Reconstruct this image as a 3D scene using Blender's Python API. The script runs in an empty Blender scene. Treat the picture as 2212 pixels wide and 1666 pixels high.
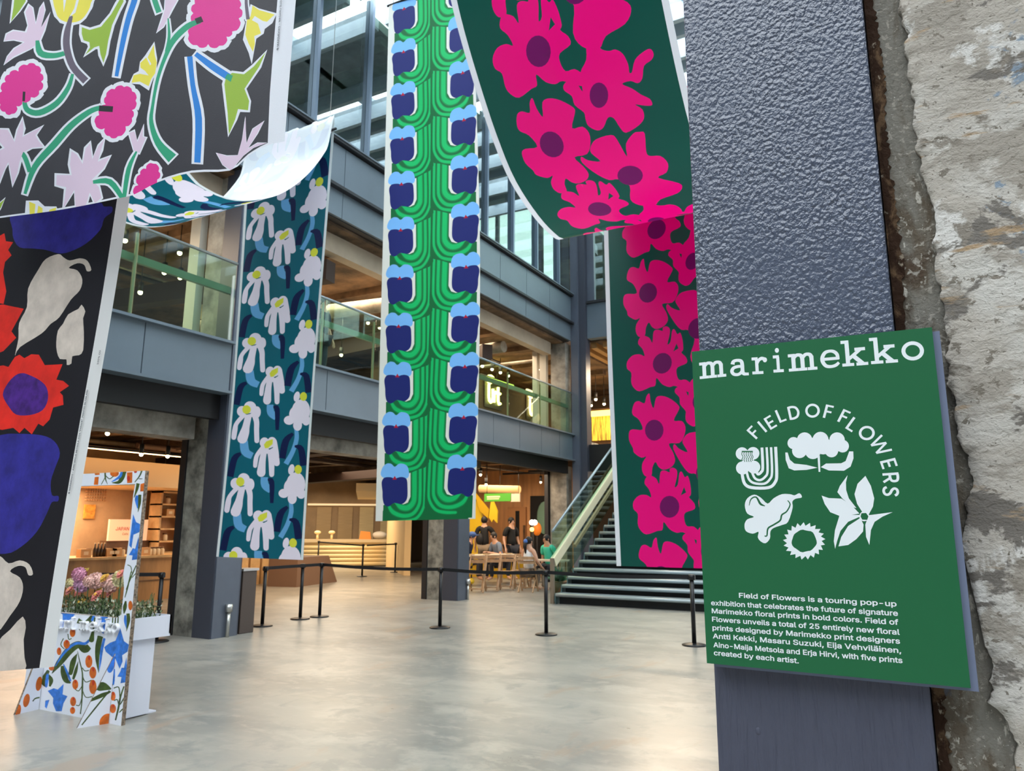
import bpy, math, random
import numpy as np
from mathutils import Vector, Matrix
from mathutils.geometry import delaunay_2d_cdt

# ------------------------------------------------------------------ camera
random.seed(7)
S = bpy.context.scene
COL = S.collection
F, PITCH, ROLL, YAW, EYE = 1600.0, math.radians(10.86), math.radians(.157), math.radians(28.62), 1.6
_fw = Vector((-math.sin(YAW)*math.cos(PITCH), math.cos(YAW)*math.cos(PITCH), math.sin(PITCH)))
_rt = Vector((math.cos(YAW), math.sin(YAW), 0)); _up = _rt.cross(_fw)
_r2 = _rt*math.cos(ROLL)+_up*math.sin(ROLL); _u2 = -_rt*math.sin(ROLL)+_up*math.cos(ROLL)
O = Vector((0, 0, EYE))
cam = bpy.data.cameras.new('camera'); camo = bpy.data.objects.new('camera', cam); COL.objects.link(camo)
cam.sensor_width = 36; cam.lens = F/2212*36; cam.clip_start = .02; cam.clip_end = 200
camo.matrix_world = Matrix(((_r2.x, _u2.x, -_fw.x, 0), (_r2.y, _u2.y, -_fw.y, 0), (_r2.z, _u2.z, -_fw.z, EYE), (0, 0, 0, 1)))
cam.dof.use_dof = True; cam.dof.focus_distance = 1.55; cam.dof.aperture_fstop = 13.0
S.camera = camo

# ------------------------------------------------------------------ world, daylight, exposure
W = bpy.data.worlds.new('sky'); S.world = W; W.use_nodes = True
bg = W.node_tree.nodes['Background']; bg.inputs[0].default_value = (.91, .965, 1.0, 1); bg.inputs[1].default_value = 6.0
S.view_settings.view_transform = 'Standard'; S.view_settings.look = 'None'
S.view_settings.exposure = 0.13; S.view_settings.gamma = 1.0; S.view_settings.use_curve_mapping = False
def area(name, loc, size, power, color=(1, 1, 1), rot=(0, 0, 0), sizey=None):
    l = bpy.data.lights.new(name, 'AREA'); l.energy = power; l.color = color; l.size = size
    if sizey: l.shape = 'RECTANGLE'; l.size_y = sizey
    o = bpy.data.objects.new(name, l); o.location = loc; o.rotation_euler = rot; COL.objects.link(o); return o
WARM = (1.0, .76, .52)
area('ground_ceiling_light', (-16.3, 9.5, 2.44), 1.6, 120, WARM, sizey=1.6)
area('ground_ceiling_light', (-13.0, 15.0, 3.2), 4, 330, WARM, sizey=5)
area('ground_ceiling_light', (-21.0, 22.5, 3.2), 5, 330, (1, .80, .56), sizey=3)
area('ground_ceiling_light', (-11.5, 19.5, 3.2), 3, 180, (1, .78, .55), sizey=3)
area('upper_ceiling_light', (-14.0, 6.0, 7.0), 6, 660, WARM, sizey=3)
area('upper_ceiling_light', (-13.0, 13.0, 7.0), 6, 660, WARM, sizey=3)
area('upper_ceiling_light', (-12.0, 19.0, 7.0), 3, 396, WARM, sizey=5)
area('upper_ceiling_light', (-7.6, 24.5, 7.0), 2.5, 704, WARM, sizey=2)
area('ground_ceiling_light', (-6.5, 25.5, 3.6), 2.5, 132, WARM, sizey=2)

# ------------------------------------------------------------------ measuring the photo: pixel -> world
def ray(x, y): return _fw+_r2*((x-1106)/F)-_u2*((y-833)/F)
def onX(x, y, c): d = ray(x, y); return O+d*(c/d.x)
def onY(x, y, c): d = ray(x, y); return O+d*(c/d.y)
def onZ(x, y, c=0.): d = ray(x, y); return O+d*((c-EYE)/d.z)

# ------------------------------------------------------------------ materials
def lin(c): c = c/255; return c/12.92 if c <= .04045 else ((c+.055)/1.055)**2.4
def L3(c): return (lin(c[0]), lin(c[1]), lin(c[2]), 1)
MATS = {}
def mat(name, rgb, rough=.6, metal=0., bump=None, vary=None, emit=0., spec=.5, rgb2=None, sheen=0., coat=0., stretch=None, coords='Object'):
    m = bpy.data.materials.new(name); m.use_nodes = True; nt = m.node_tree; b = nt.nodes['Principled BSDF']
    b.inputs['Base Color'].default_value = L3(rgb); b.inputs['Roughness'].default_value = rough
    b.inputs['Metallic'].default_value = metal; b.inputs['Specular IOR Level'].default_value = spec
    b.inputs['Coat Weight'].default_value = coat
    if sheen: b.inputs['Sheen Weight'].default_value = sheen
    if emit: b.inputs['Emission Color'].default_value = L3(rgb); b.inputs['Emission Strength'].default_value = emit
    tc = None
    def coord():
        nonlocal tc
        if tc is None:
            t = nt.nodes.new('ShaderNodeTexCoord'); mp = nt.nodes.new('ShaderNodeMapping')
            if stretch: mp.inputs['Scale'].default_value = stretch
            nt.links.new(t.outputs[coords], mp.inputs[0]); tc = mp.outputs[0]
        return tc
    if vary:
        n = nt.nodes.new('ShaderNodeTexNoise'); n.inputs['Scale'].default_value = vary[0]; n.inputs['Detail'].default_value = 6
        n.inputs['Roughness'].default_value = .62
        nt.links.new(coord(), n.inputs['Vector'])
        r = nt.nodes.new('ShaderNodeValToRGB'); r.color_ramp.elements[0].position = .35; r.color_ramp.elements[1].position = .65
        a = vary[1]; c2 = rgb2 or tuple(max(0, v*(1-a)) for v in rgb); r.color_ramp.elements[0].color = L3(c2)
        r.color_ramp.elements[1].color = L3(tuple(min(255, v*(1+(0 if rgb2 else a*.5))) for v in rgb))
        nt.links.new(n.outputs['Fac'], r.inputs[0]); nt.links.new(r.outputs[0], b.inputs['Base Color'])
        if emit: nt.links.new(r.outputs[0], b.inputs['Emission Color'])
    if bump:
        n = nt.nodes.new('ShaderNodeTexNoise'); n.inputs['Scale'].default_value = bump[0]; n.inputs['Detail'].default_value = 4
        nt.links.new(coord(), n.inputs['Vector'])
        bp = nt.nodes.new('ShaderNodeBump'); bp.inputs['Strength'].default_value = bump[1]; bp.inputs['Distance'].default_value = bump[2] if len(bump) > 2 else .01
        nt.links.new(n.outputs['Fac'], bp.inputs['Height']); nt.links.new(bp.outputs[0], b.inputs['Normal'])
    MATS[name] = m; return m
def glass_mat(name, tint, gloss=.25, rough=.02):
    m = bpy.data.materials.new(name); m.use_nodes = True; nt = m.node_tree; nt.nodes.clear()
    o = nt.nodes.new('ShaderNodeOutputMaterial'); t = nt.nodes.new('ShaderNodeBsdfTransparent'); t.inputs[0].default_value = (*tint, 1)
    g = nt.nodes.new('ShaderNodeBsdfGlossy'); g.inputs['Roughness'].default_value = rough; g.inputs['Color'].default_value = (.93, 1, .98, 1)
    fr = nt.nodes.new('ShaderNodeFresnel'); fr.inputs[0].default_value = 1.5
    ad = nt.nodes.new('ShaderNodeMath'); ad.operation = 'MULTIPLY_ADD'; ad.inputs[1].default_value = 1.0; ad.inputs[2].default_value = gloss; ad.use_clamp = True
    mx = nt.nodes.new('ShaderNodeMixShader')
    gq = nt.nodes.new('ShaderNodeNewGeometry'); iv = nt.nodes.new('ShaderNodeMath'); iv.operation = 'SUBTRACT'; iv.inputs[0].default_value = 1; nt.links.new(gq.outputs['Backfacing'], iv.inputs[1]); ml = nt.nodes.new('ShaderNodeMath'); ml.operation = 'MULTIPLY'; nt.links.new(iv.outputs[0], ml.inputs[1])
    nt.links.new(fr.outputs[0], ad.inputs[0]); nt.links.new(ad.outputs[0], ml.inputs[0]); nt.links.new(ml.outputs[0], mx.inputs[0]); nt.links.new(t.outputs[0], mx.inputs[1]); nt.links.new(g.outputs[0], mx.inputs[2]); nt.links.new(mx.outputs[0], o.inputs[0])
    return m
def cloth_mat(name, rgb, back=None, rough=.55, vary=None, weave=1.0, thin=.3):
    """printed cloth: colour on the printed side, pale ground (ghost of the print) on the reverse"""
    m = mat(name, rgb, rough, spec=.35, vary=vary)
    nt = m.node_tree; b = nt.nodes['Principled BSDF']
    t = nt.nodes.new('ShaderNodeTexCoord'); n = nt.nodes.new('ShaderNodeTexNoise'); n.inputs['Scale'].default_value = 260
    nt.links.new(t.outputs['Object'], n.inputs['Vector']); bp = nt.nodes.new('ShaderNodeBump'); bp.inputs['Strength'].default_value = .12*weave; bp.inputs['Distance'].default_value = .002
    nt.links.new(n.outputs['Fac'], bp.inputs['Height']); nt.links.new(bp.outputs[0], b.inputs['Normal'])
    tr = nt.nodes.new('ShaderNodeBsdfTranslucent'); ms = nt.nodes.new('ShaderNodeMixShader'); ms.inputs[0].default_value = thin
    src0 = b.inputs['Base Color'].links[0].from_socket if b.inputs['Base Color'].links else None
    if src0: nt.links.new(src0, tr.inputs[0])
    else: tr.inputs[0].default_value = L3(rgb)
    nt.links.new(b.outputs[0], ms.inputs[1]); nt.links.new(tr.outputs[0], ms.inputs[2]); nt.links.new(ms.outputs[0], nt.nodes['Material Output'].inputs[0])
    if back:
        g = nt.nodes.new('ShaderNodeNewGeometry'); mx = nt.nodes.new('ShaderNodeMix'); mx.data_type = 'RGBA'
        nt.links.new(g.outputs['Backfacing'], mx.inputs['Factor'])
        src = b.inputs['Base Color'].links[0].from_socket if b.inputs['Base Color'].links else None
        if src: nt.links.new(src, mx.inputs['A'])
        else: mx.inputs['A'].default_value = L3(rgb)
        mx.inputs['B'].default_value = L3(back); nt.links.new(mx.outputs['Result'], b.inputs['Base Color'])
    return m

# ------------------------------------------------------------------ building helpers
def wm(o):
    m = o.matrix_parent_inverse @ o.matrix_basis if o.parent else o.matrix_basis.copy()
    return wm(o.parent) @ m if o.parent else m
def tag(o, label=None, cat=None, group=None, kind=None):
    if label: o['label'] = label
    if cat: o['category'] = cat
    if group: o['group'] = group
    if kind: o['kind'] = kind
    return o
def attach(o, parent):
    o.parent = parent; o.matrix_parent_inverse = wm(parent).inverted()
def thing(name, loc, label, cat, group=None, rz=0):
    o = bpy.data.objects.new(name, None); o.empty_display_size = .1; COL.objects.link(o); o.location = loc; o.rotation_euler = (0, 0, rz)
    return tag(o, label, cat, group)
def copy_tree(o, parent=None):
    c = o.copy(); COL.objects.link(c)
    if parent: c.parent = parent
    for ch in list(o.children): copy_tree(ch, c)
    return c
class MB:
    def __init__(s): s.v = []; s.f = []; s.m = []; s.sm = []; s.mi = 0
    def add(s, vs, fs, smooth=False):
        b = len(s.v); s.v += [tuple(v) for v in vs]; s.f += [tuple(i+b for i in f) for f in fs]; s.m += [s.mi]*len(fs); s.sm += [smooth]*len(fs); return s
    def box(s, x0, y0, z0, x1, y1, z1, M=None):
        vs = [Vector((x, y, z)) for z in (z0, z1) for y in (y0, y1) for x in (x0, x1)]
        if M: vs = [M@v for v in vs]
        return s.add(vs, [(0, 2, 3, 1), (4, 5, 7, 6), (0, 1, 5, 4), (2, 6, 7, 3), (0, 4, 6, 2), (1, 3, 7, 5)])
    def bar(s, p, q, w, h, up=(0, 0, 1)):
        p, q = Vector(p), Vector(q); d = (q-p).normalized(); u = Vector(up)
        if abs(d.dot(u)) > .98: u = Vector((0, 1, 0))
        a = d.cross(u).normalized(); b = a.cross(d).normalized()
        vs = [e+a*(i*w/2)+b*(j*h/2) for e in (p, q) for i, j in ((-1, -1), (1, -1), (1, 1), (-1, 1))]
        return s.add(vs, [(3, 2, 1, 0), (4, 5, 6, 7), (0, 1, 5, 4), (1, 2, 6, 5), (2, 3, 7, 6), (3, 0, 4, 7)])
    def tube(s, pts, r, n=10, cap=True):
        pts = [Vector(p) for p in pts]; rs = r if isinstance(r, (list, tuple)) else [r]*len(pts)
        vs = []; a = None
        for i, p in enumerate(pts):
            d = (pts[min(i+1, len(pts)-1)]-pts[max(i-1, 0)]).normalized()
            if a is None: a = d.cross(Vector((0, 0, 1)) if abs(d.z) < .9 else Vector((1, 0, 0))).normalized()
            else: a = (a-d*a.dot(d)).normalized()
            b = d.cross(a)
            vs += [p+(a*math.cos(2*math.pi*k/n)+b*math.sin(2*math.pi*k/n))*rs[i] for k in range(n)]
        fs = [(i*n+k, i*n+(k+1) % n, (i+1)*n+(k+1) % n, (i+1)*n+k) for i in range(len(pts)-1) for k in range(n)]
        s.add(vs, fs, True)
        if cap:
            b = len(s.v)-len(vs); s.f.append(tuple(b+k for k in reversed(range(n)))); s.f.append(tuple(b+(len(pts)-1)*n+k for k in range(n))); s.m += [s.mi]*2; s.sm += [False]*2
        return s
    def lathe(s, c, prof, n=24, M=None):
        vs = []
        for r, z in prof:
            for k in range(n):
                v = Vector((r*math.cos(2*math.pi*k/n), r*math.sin(2*math.pi*k/n), z))
                if M: v = M@v
                vs.append(v+Vector(c))
        fs = [(i*n+k, i*n+(k+1) % n, (i+1)*n+(k+1) % n, (i+1)*n+k) for i in range(len(prof)-1) for k in range(n)]
        return s.add(vs, fs, True)
    def prism(s, poly, depth):
        """poly: list of 3D points (planar), depth: 3D vector"""
        n = len(poly); d = Vector(depth); vs = [Vector(p) for p in poly]+[Vector(p)+d for p in poly]
        return s.add(vs, [tuple(range(n)), tuple(reversed(range(n, 2*n)))]+[(k, n+k, n+(k+1) % n, (k+1) % n) for k in range(n)])
    def ball(s, c, r, n=12, sq=(1, 1, 1)):
        c = Vector(c); pr = [(math.sin(math.pi*i/(n//2+2))*r, -math.cos(math.pi*i/(n//2+2))*r) for i in range(n//2+3)]
        return s.lathe(c, pr, n, Matrix.Diagonal(Vector(sq)))
    def build(s, name, mats, parent=None, kind=None, label=None, cat=None, group=None, bevel=0):
        me = bpy.data.meshes.new(name); vs = np.array(s.v, dtype=float)
        off = Vector((0, 0, 0))
        if parent is None and len(vs):
            off = Vector(((vs[:, 0].min()+vs[:, 0].max())/2, (vs[:, 1].min()+vs[:, 1].max())/2, vs[:, 2].min()))
            vs = vs-np.array(off)
        me.from_pydata([tuple(v) for v in vs], [], s.f)
        for m in (mats if isinstance(mats, (list, tuple)) else [mats]): me.materials.append(m)
        me.polygons.foreach_set('material_index', s.m); me.polygons.foreach_set('use_smooth', s.sm); me.update()
        o = bpy.data.objects.new(name, me); COL.objects.link(o); o.location = off
        if parent is not None: o.location = (0, 0, 0); attach(o, parent)
        if bevel:
            bv = o.modifiers.new('bevel', 'BEVEL'); bv.width = bevel; bv.segments = 2; bv.limit_method = 'ANGLE'
        return tag(o, label, cat, group, kind)

# ------------------------------------------------------------------ flat print shapes
def smooth(P, n=4, closed=True):
    P = [np.array(p, float) for p in P]; N = len(P); out = []
    for i in range(N if closed else N-1):
        p0, p1, p2, p3 = (P[(i-1) % N], P[i], P[(i+1) % N], P[(i+2) % N]) if closed else (P[max(i-1, 0)], P[i], P[i+1], P[min(i+2, N-1)])
        for k in range(n):
            t = k/n; out.append(.5*((2*p1)+(-p0+p2)*t+(2*p0-5*p1+4*p2-p3)*t*t+(-p0+3*p1-3*p2+p3)*t**3))
    if not closed: out.append(P[-1])
    return out
def stroke(P, w, n=4, rnd=False, sm=True):
    ws = list(w) if isinstance(w, (list, tuple)) else [w]*len(P)
    Q = smooth([(p[0], p[1], q) for p, q in zip(P, ws)], n, False) if sm and len(P) > 2 else [np.array((p[0], p[1], q), float) for p, q in zip(P, ws)]
    Lf, Rt = [], []
    for i, q in enumerate(Q):
        d = Q[min(i+1, len(Q)-1)][:2]-Q[max(i-1, 0)][:2]; d = d/(np.hypot(*d)+1e-9); nn = np.array((-d[1], d[0]))
        Lf.append(q[:2]+nn*q[2]/2); Rt.append(q[:2]-nn*q[2]/2)
    out = list(Lf)
    def cap(q, prev):
        d = q[:2]-prev[:2]; d = d/(np.hypot(*d)+1e-9); nn = np.array((-d[1], d[0])); r = q[2]/2
        return [q[:2]+nn*r*math.cos(a)+d*r*math.sin(a) for a in (math.pi*k/6 for k in range(1, 6))]
    if rnd: out += cap(Q[-1], Q[-2])
    out += Rt[::-1]
    if rnd: out += cap(Q[0], Q[1])
    return out
def ell(cx, cy, rx, ry=None, n=20, rot=0):
    ry = ry or rx; c, s = math.cos(rot), math.sin(rot)
    return [np.array((cx+rx*math.cos(a)*c-ry*math.sin(a)*s, cy+rx*math.cos(a)*s+ry*math.sin(a)*c)) for a in (2*math.pi*k/n for k in range(n))]
def area2(P): return sum(P[i][0]*P[(i+1) % len(P)][1]-P[(i+1) % len(P)][0]*P[i][1] for i in range(len(P)))
def offs(P, d, jit=0):
    P = [np.array(p, float) for p in P]; N = len(P); sg = 1 if area2(P) > 0 else -1; out = []
    for i in range(N):
        a = P[i]-P[i-1]; b = P[(i+1) % N]-P[i]; a = a/(np.hypot(*a)+1e-9); b = b/(np.hypot(*b)+1e-9)
        n1 = np.array((a[1], -a[0]))*sg; n2 = np.array((b[1], -b[0]))*sg; m = n1+n2; l = np.hypot(*m)
        if l < .35: tp = (a-b)/(np.hypot(*(a-b))+1e-9); out.append(P[i]+tp*d*(1.3 if (a[0]*b[1]-a[1]*b[0])*sg > 0 else -.2))
        else: out.append(P[i]+m/l*d*min(1/(l/2), 1.6))
        if jit: out[-1] = out[-1]+np.array((random.uniform(-jit, jit), random.uniform(-jit, jit)))
    return out
def lobes(P, amp=.28, n=5):
    P = [np.array(p, float) for p in P]; N = len(P); sg = 1 if area2(P) > 0 else -1; out = []
    for i in range(N):
        a, b = P[i], P[(i+1) % N]; d = b-a; nn = np.array((d[1], -d[0]))*sg*amp
        for k in range(n): t = k/n; out.append(a+d*t+nn*math.sqrt(max(0, 1-(2*t-1)**2))*(1 if k else 0))
    return out
def inpoly(px, py, P):
    x = np.array([p[0] for p in P]); y = np.array([p[1] for p in P]); x2 = np.roll(x, -1); y2 = np.roll(y, -1)
    ins = np.zeros(len(px), int)
    for a, b, c, d in zip(x, y, x2, y2):
        up = (b <= py) & (d > py); dn = (b > py) & (d <= py)
        if not (up.any() or dn.any()): continue
        cr = (c-a)*(py-b)-(px-a)*(d-b)
        ins += (up & (cr > 0)).astype(int); ins -= (dn & (cr < 0)).astype(int)
    return ins != 0
def print_mesh(name, outline, layers, mats, P, step=None, parent=None, smoothf=True, **tags):
    """one mesh: the outline in fabric coordinates cut along every printed shape; each piece takes its colour; P maps (u, v) to the place"""
    xs = [p[0] for p in outline]; ys = [p[1] for p in outline]; x0, x1, y0, y1 = min(xs), max(xs), min(ys), max(ys)
    V = []; E = []
    def ring(R):
        b = len(V); V.extend(Vector((float(p[0]), float(p[1]))) for p in R); E.extend((b+i, b+(i+1) % len(R)) for i in range(len(R)))
    if step:
        o2 = []
        for i in range(len(outline)):
            a, b = np.array(outline[i], float), np.array(outline[(i+1) % len(outline)], float); n = max(1, int(round(max(abs(b-a)/np.array(step)))))
            o2 += [a+(b-a)*k/n for k in range(n)]
        outline = o2
    ring(outline); keep = []
    for mi, R in layers:
        rx = [p[0] for p in R]; ry = [p[1] for p in R]
        if max(rx) < x0 or min(rx) > x1 or max(ry) < y0 or min(ry) > y1: continue
        R2 = [p for i, p in enumerate(R) if i == 0 or np.hypot(p[0]-R[i-1][0], p[1]-R[i-1][1]) > 1e-5]
        R2 = [(min(max(p[0], x0-.05), x1+.05), min(max(p[1], y0-.05), y1+.05)) for p in R2]
        if len(R2) > 2:
            keep.append((mi, R2)); R3 = R2
            if step:
                R3 = []
                for i in range(len(R2)):
                    a, b = R2[i], R2[(i+1) % len(R2)]; n = max(1, int(math.ceil(math.hypot(b[0]-a[0], b[1]-a[1])/max(step))))
                    R3 += [(a[0]+(b[0]-a[0])*k/n, a[1]+(b[1]-a[1])*k/n) for k in range(n)]
            ring(R3)
    if step:
        nu, nv = max(1, int((x1-x0)/step[0])), max(1, int((y1-y0)/step[1]))
        for i in range(1, nu):
            for j in range(1, nv): V.append(Vector((x0+(x1-x0)*i/nu, y0+(y1-y0)*j/nv)))
    v, e, f, _, _, _ = delaunay_2d_cdt(V, E, [], 0, 1e-6)
    v = np.array([tuple(a) for a in v]); f = np.array([t for t in f if len(t) == 3])
    cx = v[f, 0].mean(1); cy = v[f, 1].mean(1)
    idx = np.where(inpoly(cx, cy, outline), 0, -1)
    for mi, R in keep:
        rx = [p[0] for p in R]; ry = [p[1] for p in R]
        c = np.where((cx > min(rx)) & (cx < max(rx)) & (cy > min(ry)) & (cy < max(ry)) & (idx != -1))[0]
        if len(c):
            h = inpoly(cx[c], cy[c], R); idx[c[h]] = mi
    ar = abs((v[f[:, 1], 0]-v[f[:, 0], 0])*(v[f[:, 2], 1]-v[f[:, 0], 1])-(v[f[:, 2], 0]-v[f[:, 0], 0])*(v[f[:, 1], 1]-v[f[:, 0], 1]))
    ok = (idx >= 0) & (ar > 1e-9); f = f[ok]; idx = idx[ok]
    used = np.unique(f); rm = -np.ones(len(v), int); rm[used] = np.arange(len(used)); f = rm[f]
    m = MB(); m.v = [tuple(P(a, b)) for a, b in v[used]]; m.f = [tuple(int(i) for i in t) for t in f]; m.m = [int(i) for i in idx]; m.sm = [smoothf]*len(f)
    return m.build(name, mats, parent, **tags)

class Sheet:
    """a strip of cloth between two edge rails; u runs 0..W across, v runs along the cloth from its lower end"""
    def __init__(s, keysL, keysR, W=1.45, n=8, ripple=None):
        s.W = W; s.L = smooth(keysL, n, False); s.R = smooth(keysR, n, False)
        mid = [(a+b)/2 for a, b in zip(s.L, s.R)]; s.s = [0.]
        for i in range(1, len(mid)): s.s.append(s.s[-1]+float(np.linalg.norm(mid[i]-mid[i-1])))
        s.len = s.s[-1]; s.L = np.array(s.L); s.R = np.array(s.R); s.s = np.array(s.s); s.ripple = ripple
    def P0(s, u, v):
        i = int(np.clip(np.searchsorted(s.s, v)-1, 0, len(s.s)-2)); t = (v-s.s[i])/(s.s[i+1]-s.s[i])
        a = s.L[i]+(s.L[i+1]-s.L[i])*t; b = s.R[i]+(s.R[i+1]-s.R[i])*t
        return a+(b-a)*(u/s.W)
    def P(s, u, v):
        p = s.P0(u, v)
        if s.ripple:
            e = .01; a = s.P0(u+e, v)-p; b = s.P0(u, v+e)-p; n = np.cross(a, b); n = n/(np.linalg.norm(n)+1e-12); p = p+n*s.ripple(u, v)
        return p
    def inv(s, x, y, guess=None, vr=None):
        d = np.array(ray(x, y)); o = np.array(O)
        if guess is None:
            if not hasattr(s, 'gr'):
                s.gr = []
                for v in np.linspace(0, s.len, 90):
                    for u in np.linspace(0, s.W, 9):
                        q = Vector(s.P0(u, v))-O; k = q.dot(_fw); s.gr.append((u, v, 1106+F*q.dot(_r2)/k, 833-F*q.dot(_u2)/k, k))
                s.gr = np.array(s.gr)
            g = s.gr
            if vr: g = g[(g[:, 1] >= vr[0]) & (g[:, 1] <= vr[1])]
            D = np.hypot(g[:, 2]-x, g[:, 3]-y); j = np.argmin(D); u, v, t = g[j, 0], g[j, 1], g[j, 4]
        else: u, v, t = guess
        for _ in range(12):
            p = s.P0(u, v); r = p-o-d*t; e = 1e-4
            J = np.array([(s.P0(u+e, v)-p)/e, (s.P0(u, v+e)-p)/e, -d]).T
            try: dx = np.linalg.solve(J, -r)
            except Exception: break
            dx[1] = np.clip(dx[1], -.3, .3); u += dx[0]; v += dx[1]; t += dx[2]
        return np.array((u, v))
def zz(x0, y0, k):                                     # reader for an enlargement of the photo
    return lambda P: [(x0+p[0]/k, y0+p[1]/k) for p in P]
def rect(a, b, c, d): return [(a, b), (c, b), (c, d), (a, d)]
FONT = None
try:
    import os
    _p = os.path.join(bpy.utils.system_resource('DATAFILES'), 'fonts', 'Inter.woff2')
    FONT = bpy.data.fonts.load(_p) if os.path.exists(_p) else None
except Exception: FONT = None
def wind(px, py, P):
    x = np.array([p[0] for p in P]); y = np.array([p[1] for p in P]); w = np.zeros(len(px), int)
    for a, b, c, d in zip(x, y, np.roll(x, -1), np.roll(y, -1)):
        cr = (c-a)*(py-b)-(px-a)*(d-b); w += ((b <= py) & (d > py) & (cr > 0)).astype(int)-((b > py) & (d <= py) & (cr < 0)).astype(int)
    return w
def glyph_rings(o):
    """closed outlines of a text object, sampled from its curves"""
    c = o.to_curve(bpy.context.evaluated_depsgraph_get()); out = []
    for sp in c.splines:
        R = []
        if sp.type == 'BEZIER':
            bp = sp.bezier_points; n = len(bp)
            for i in range(n):
                a, b = bp[i], bp[(i+1) % n]; p0, p1, p2, p3 = a.co, a.handle_right, b.handle_left, b.co; flat = abs((p1-p0).cross(p3-p0).z)+abs((p2-p0).cross(p3-p0).z) < 1e-5*(p3-p0).length
                for k in range(1 if flat else 4):
                    t = k/4; q = p0*(1-t)**3+p1*3*t*(1-t)**2+p2*3*t*t*(1-t)+p3*t**3; R.append((q.x, q.y))
        else: R = [(p.co.x, p.co.y) for p in sp.points]
        R = [p for i, p in enumerate(R) if math.hypot(p[0]-R[i-1][0], p[1]-R[i-1][1]) > 1e-5]
        if len(R) > 2: out.append(R)
    o.to_curve_clear(); return out
def grow(R, d):
    out = []; N = len(R)
    for i in range(N):
        ax, ay = R[i][0]-R[i-1][0], R[i][1]-R[i-1][1]; bx, by = R[(i+1) % N][0]-R[i][0], R[(i+1) % N][1]-R[i][1]
        la, lb = math.hypot(ax, ay)+1e-12, math.hypot(bx, by)+1e-12; nx, ny = ay/la+by/lb, -ax/la-bx/lb; l = math.hypot(nx, ny)
        if l < .5: out.append(R[i]); continue
        k = d*min(2/l, 1.5)/l; out.append((R[i][0]+nx*k, R[i][1]+ny*k))
    return out
def text(name, body, origin, xd, yd, size, m, parent, width=None, ext=.0, bold=0., dil=0.):
    """flat printed lettering, outline by outline"""
    cu = bpy.data.curves.new(name, 'FONT'); cu.body = body; cu.size = 1.
    if FONT: cu.font = FONT
    o = bpy.data.objects.new(name, cu); COL.objects.link(o); bpy.context.view_layer.update(); rings = glyph_rings(o); bpy.data.objects.remove(o)
    allx = [p[0] for R in rings for p in R]; x0 = min(allx); w_ = max(allx)-x0; sx = width/w_ if width else size; d = max(dil, bold, size*.012)/size
    sg = 1 if area2(max(rings, key=lambda R: abs(area2(R)))) > 0 else -1
    rings = [grow(R, d*sg) for R in rings]; rings.sort(key=lambda R: min(p[0] for p in R))
    groups = []; hi = -1e9                                 # letters that do not touch are cut separately
    for R in rings:
        if min(p[0] for p in R) > hi+1e-4: groups.append([])
        groups[-1].append(R); hi = max(hi, max(p[0] for p in R))
    V, Fc = [], []
    for g in groups:
        vv, ee = [], []
        for R in g: b = len(vv); vv += [Vector(p) for p in R]; ee += [(b+i, b+(i+1) % len(R)) for i in range(len(R))]
        v, e, f, _, _, _ = delaunay_2d_cdt(vv, ee, [], 0, 1e-6); v = np.array([tuple(a) for a in v]); f = np.array([t for t in f if len(t) == 3])
        cx_, cy_ = v[f, 0].mean(1), v[f, 1].mean(1); w = sum(wind(cx_, cy_, R) for R in g); f = f[w != 0]; b = len(V)
        V += [((a-x0)*sx, c*size, 0) for a, c in v]; Fc += [tuple(int(i)+b for i in t) for t in f]
    me = bpy.data.meshes.new(name); me.from_pydata(V, [], Fc); me.materials.append(m); o = bpy.data.objects.new(name, me); COL.objects.link(o)
    xd = Vector(xd).normalized(); yd = Vector(yd); yd = (yd-xd*yd.dot(xd)).normalized(); zd = xd.cross(yd)
    o.parent = parent; o.matrix_parent_inverse = wm(parent).inverted(); o.matrix_basis = Matrix(((xd.x, yd.x, zd.x, origin[0]), (xd.y, yd.y, zd.y, origin[1]), (xd.z, yd.z, zd.z, origin[2]), (0, 0, 0, 1)))
    return o

# ================================================================== the building
XF = -9.2
M_steel = mat('steel_paint', (88, 95, 108), .42, vary=(1.2, .06), bump=(60, .15, .004))
M_steel2 = mat('steel_paint_dark', (64, 68, 80), .45, bump=(60, .15, .004))
M_panel = mat('facade_panel', (100, 113, 124), .38, vary=(.6, .05))
M_black = mat('black_recess', (14, 13, 15), .7)
M_dark = mat('dark_frame', (34, 34, 38), .5)
M_conc = mat('concrete', (150, 144, 134), .8, vary=(2.2, .3), bump=(9, .5, .02))
M_concd = mat('concrete_weathered', (146, 144, 134), .8, vary=(3.0, .38), bump=(10, .6, .02))
M_cream = mat('cream_beam', (176, 160, 140), .7, vary=(.8, .1))
M_brown = mat('brown_ceiling', (112, 88, 66), .8, vary=(.9, .5), bump=(3, .5, .05))
M_duct = mat('galvanised_duct', (150, 140, 124), .45, .5, vary=(2, .25))
M_glass = glass_mat('rail_glass', (.72, .88, .80), .03)
M_glass2 = glass_mat('window_glass', (.60, .72, .68), .27)
M_mull = mat('mullion', (112, 128, 146), .35, .3)
M_floor = mat('polished_concrete', (150, 147, 138), .22, vary=(.35, .06), spec=.4)
_nt = M_floor.node_tree; _b = _nt.nodes['Principled BSDF']
_tc = _nt.nodes.new('ShaderNodeTexCoord'); _mp = _nt.nodes.new('ShaderNodeMapping'); _mp.inputs['Scale'].default_value = (.5, 1.6, 1); _mp.inputs['Rotation'].default_value = (0, 0, .5)
_n = _nt.nodes.new('ShaderNodeTexNoise'); _n.inputs['Scale'].default_value = 1.1; _n.inputs['Detail'].default_value = 9; _n.inputs['Roughness'].default_value = .68; _n.inputs['Distortion'].default_value = .6
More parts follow.
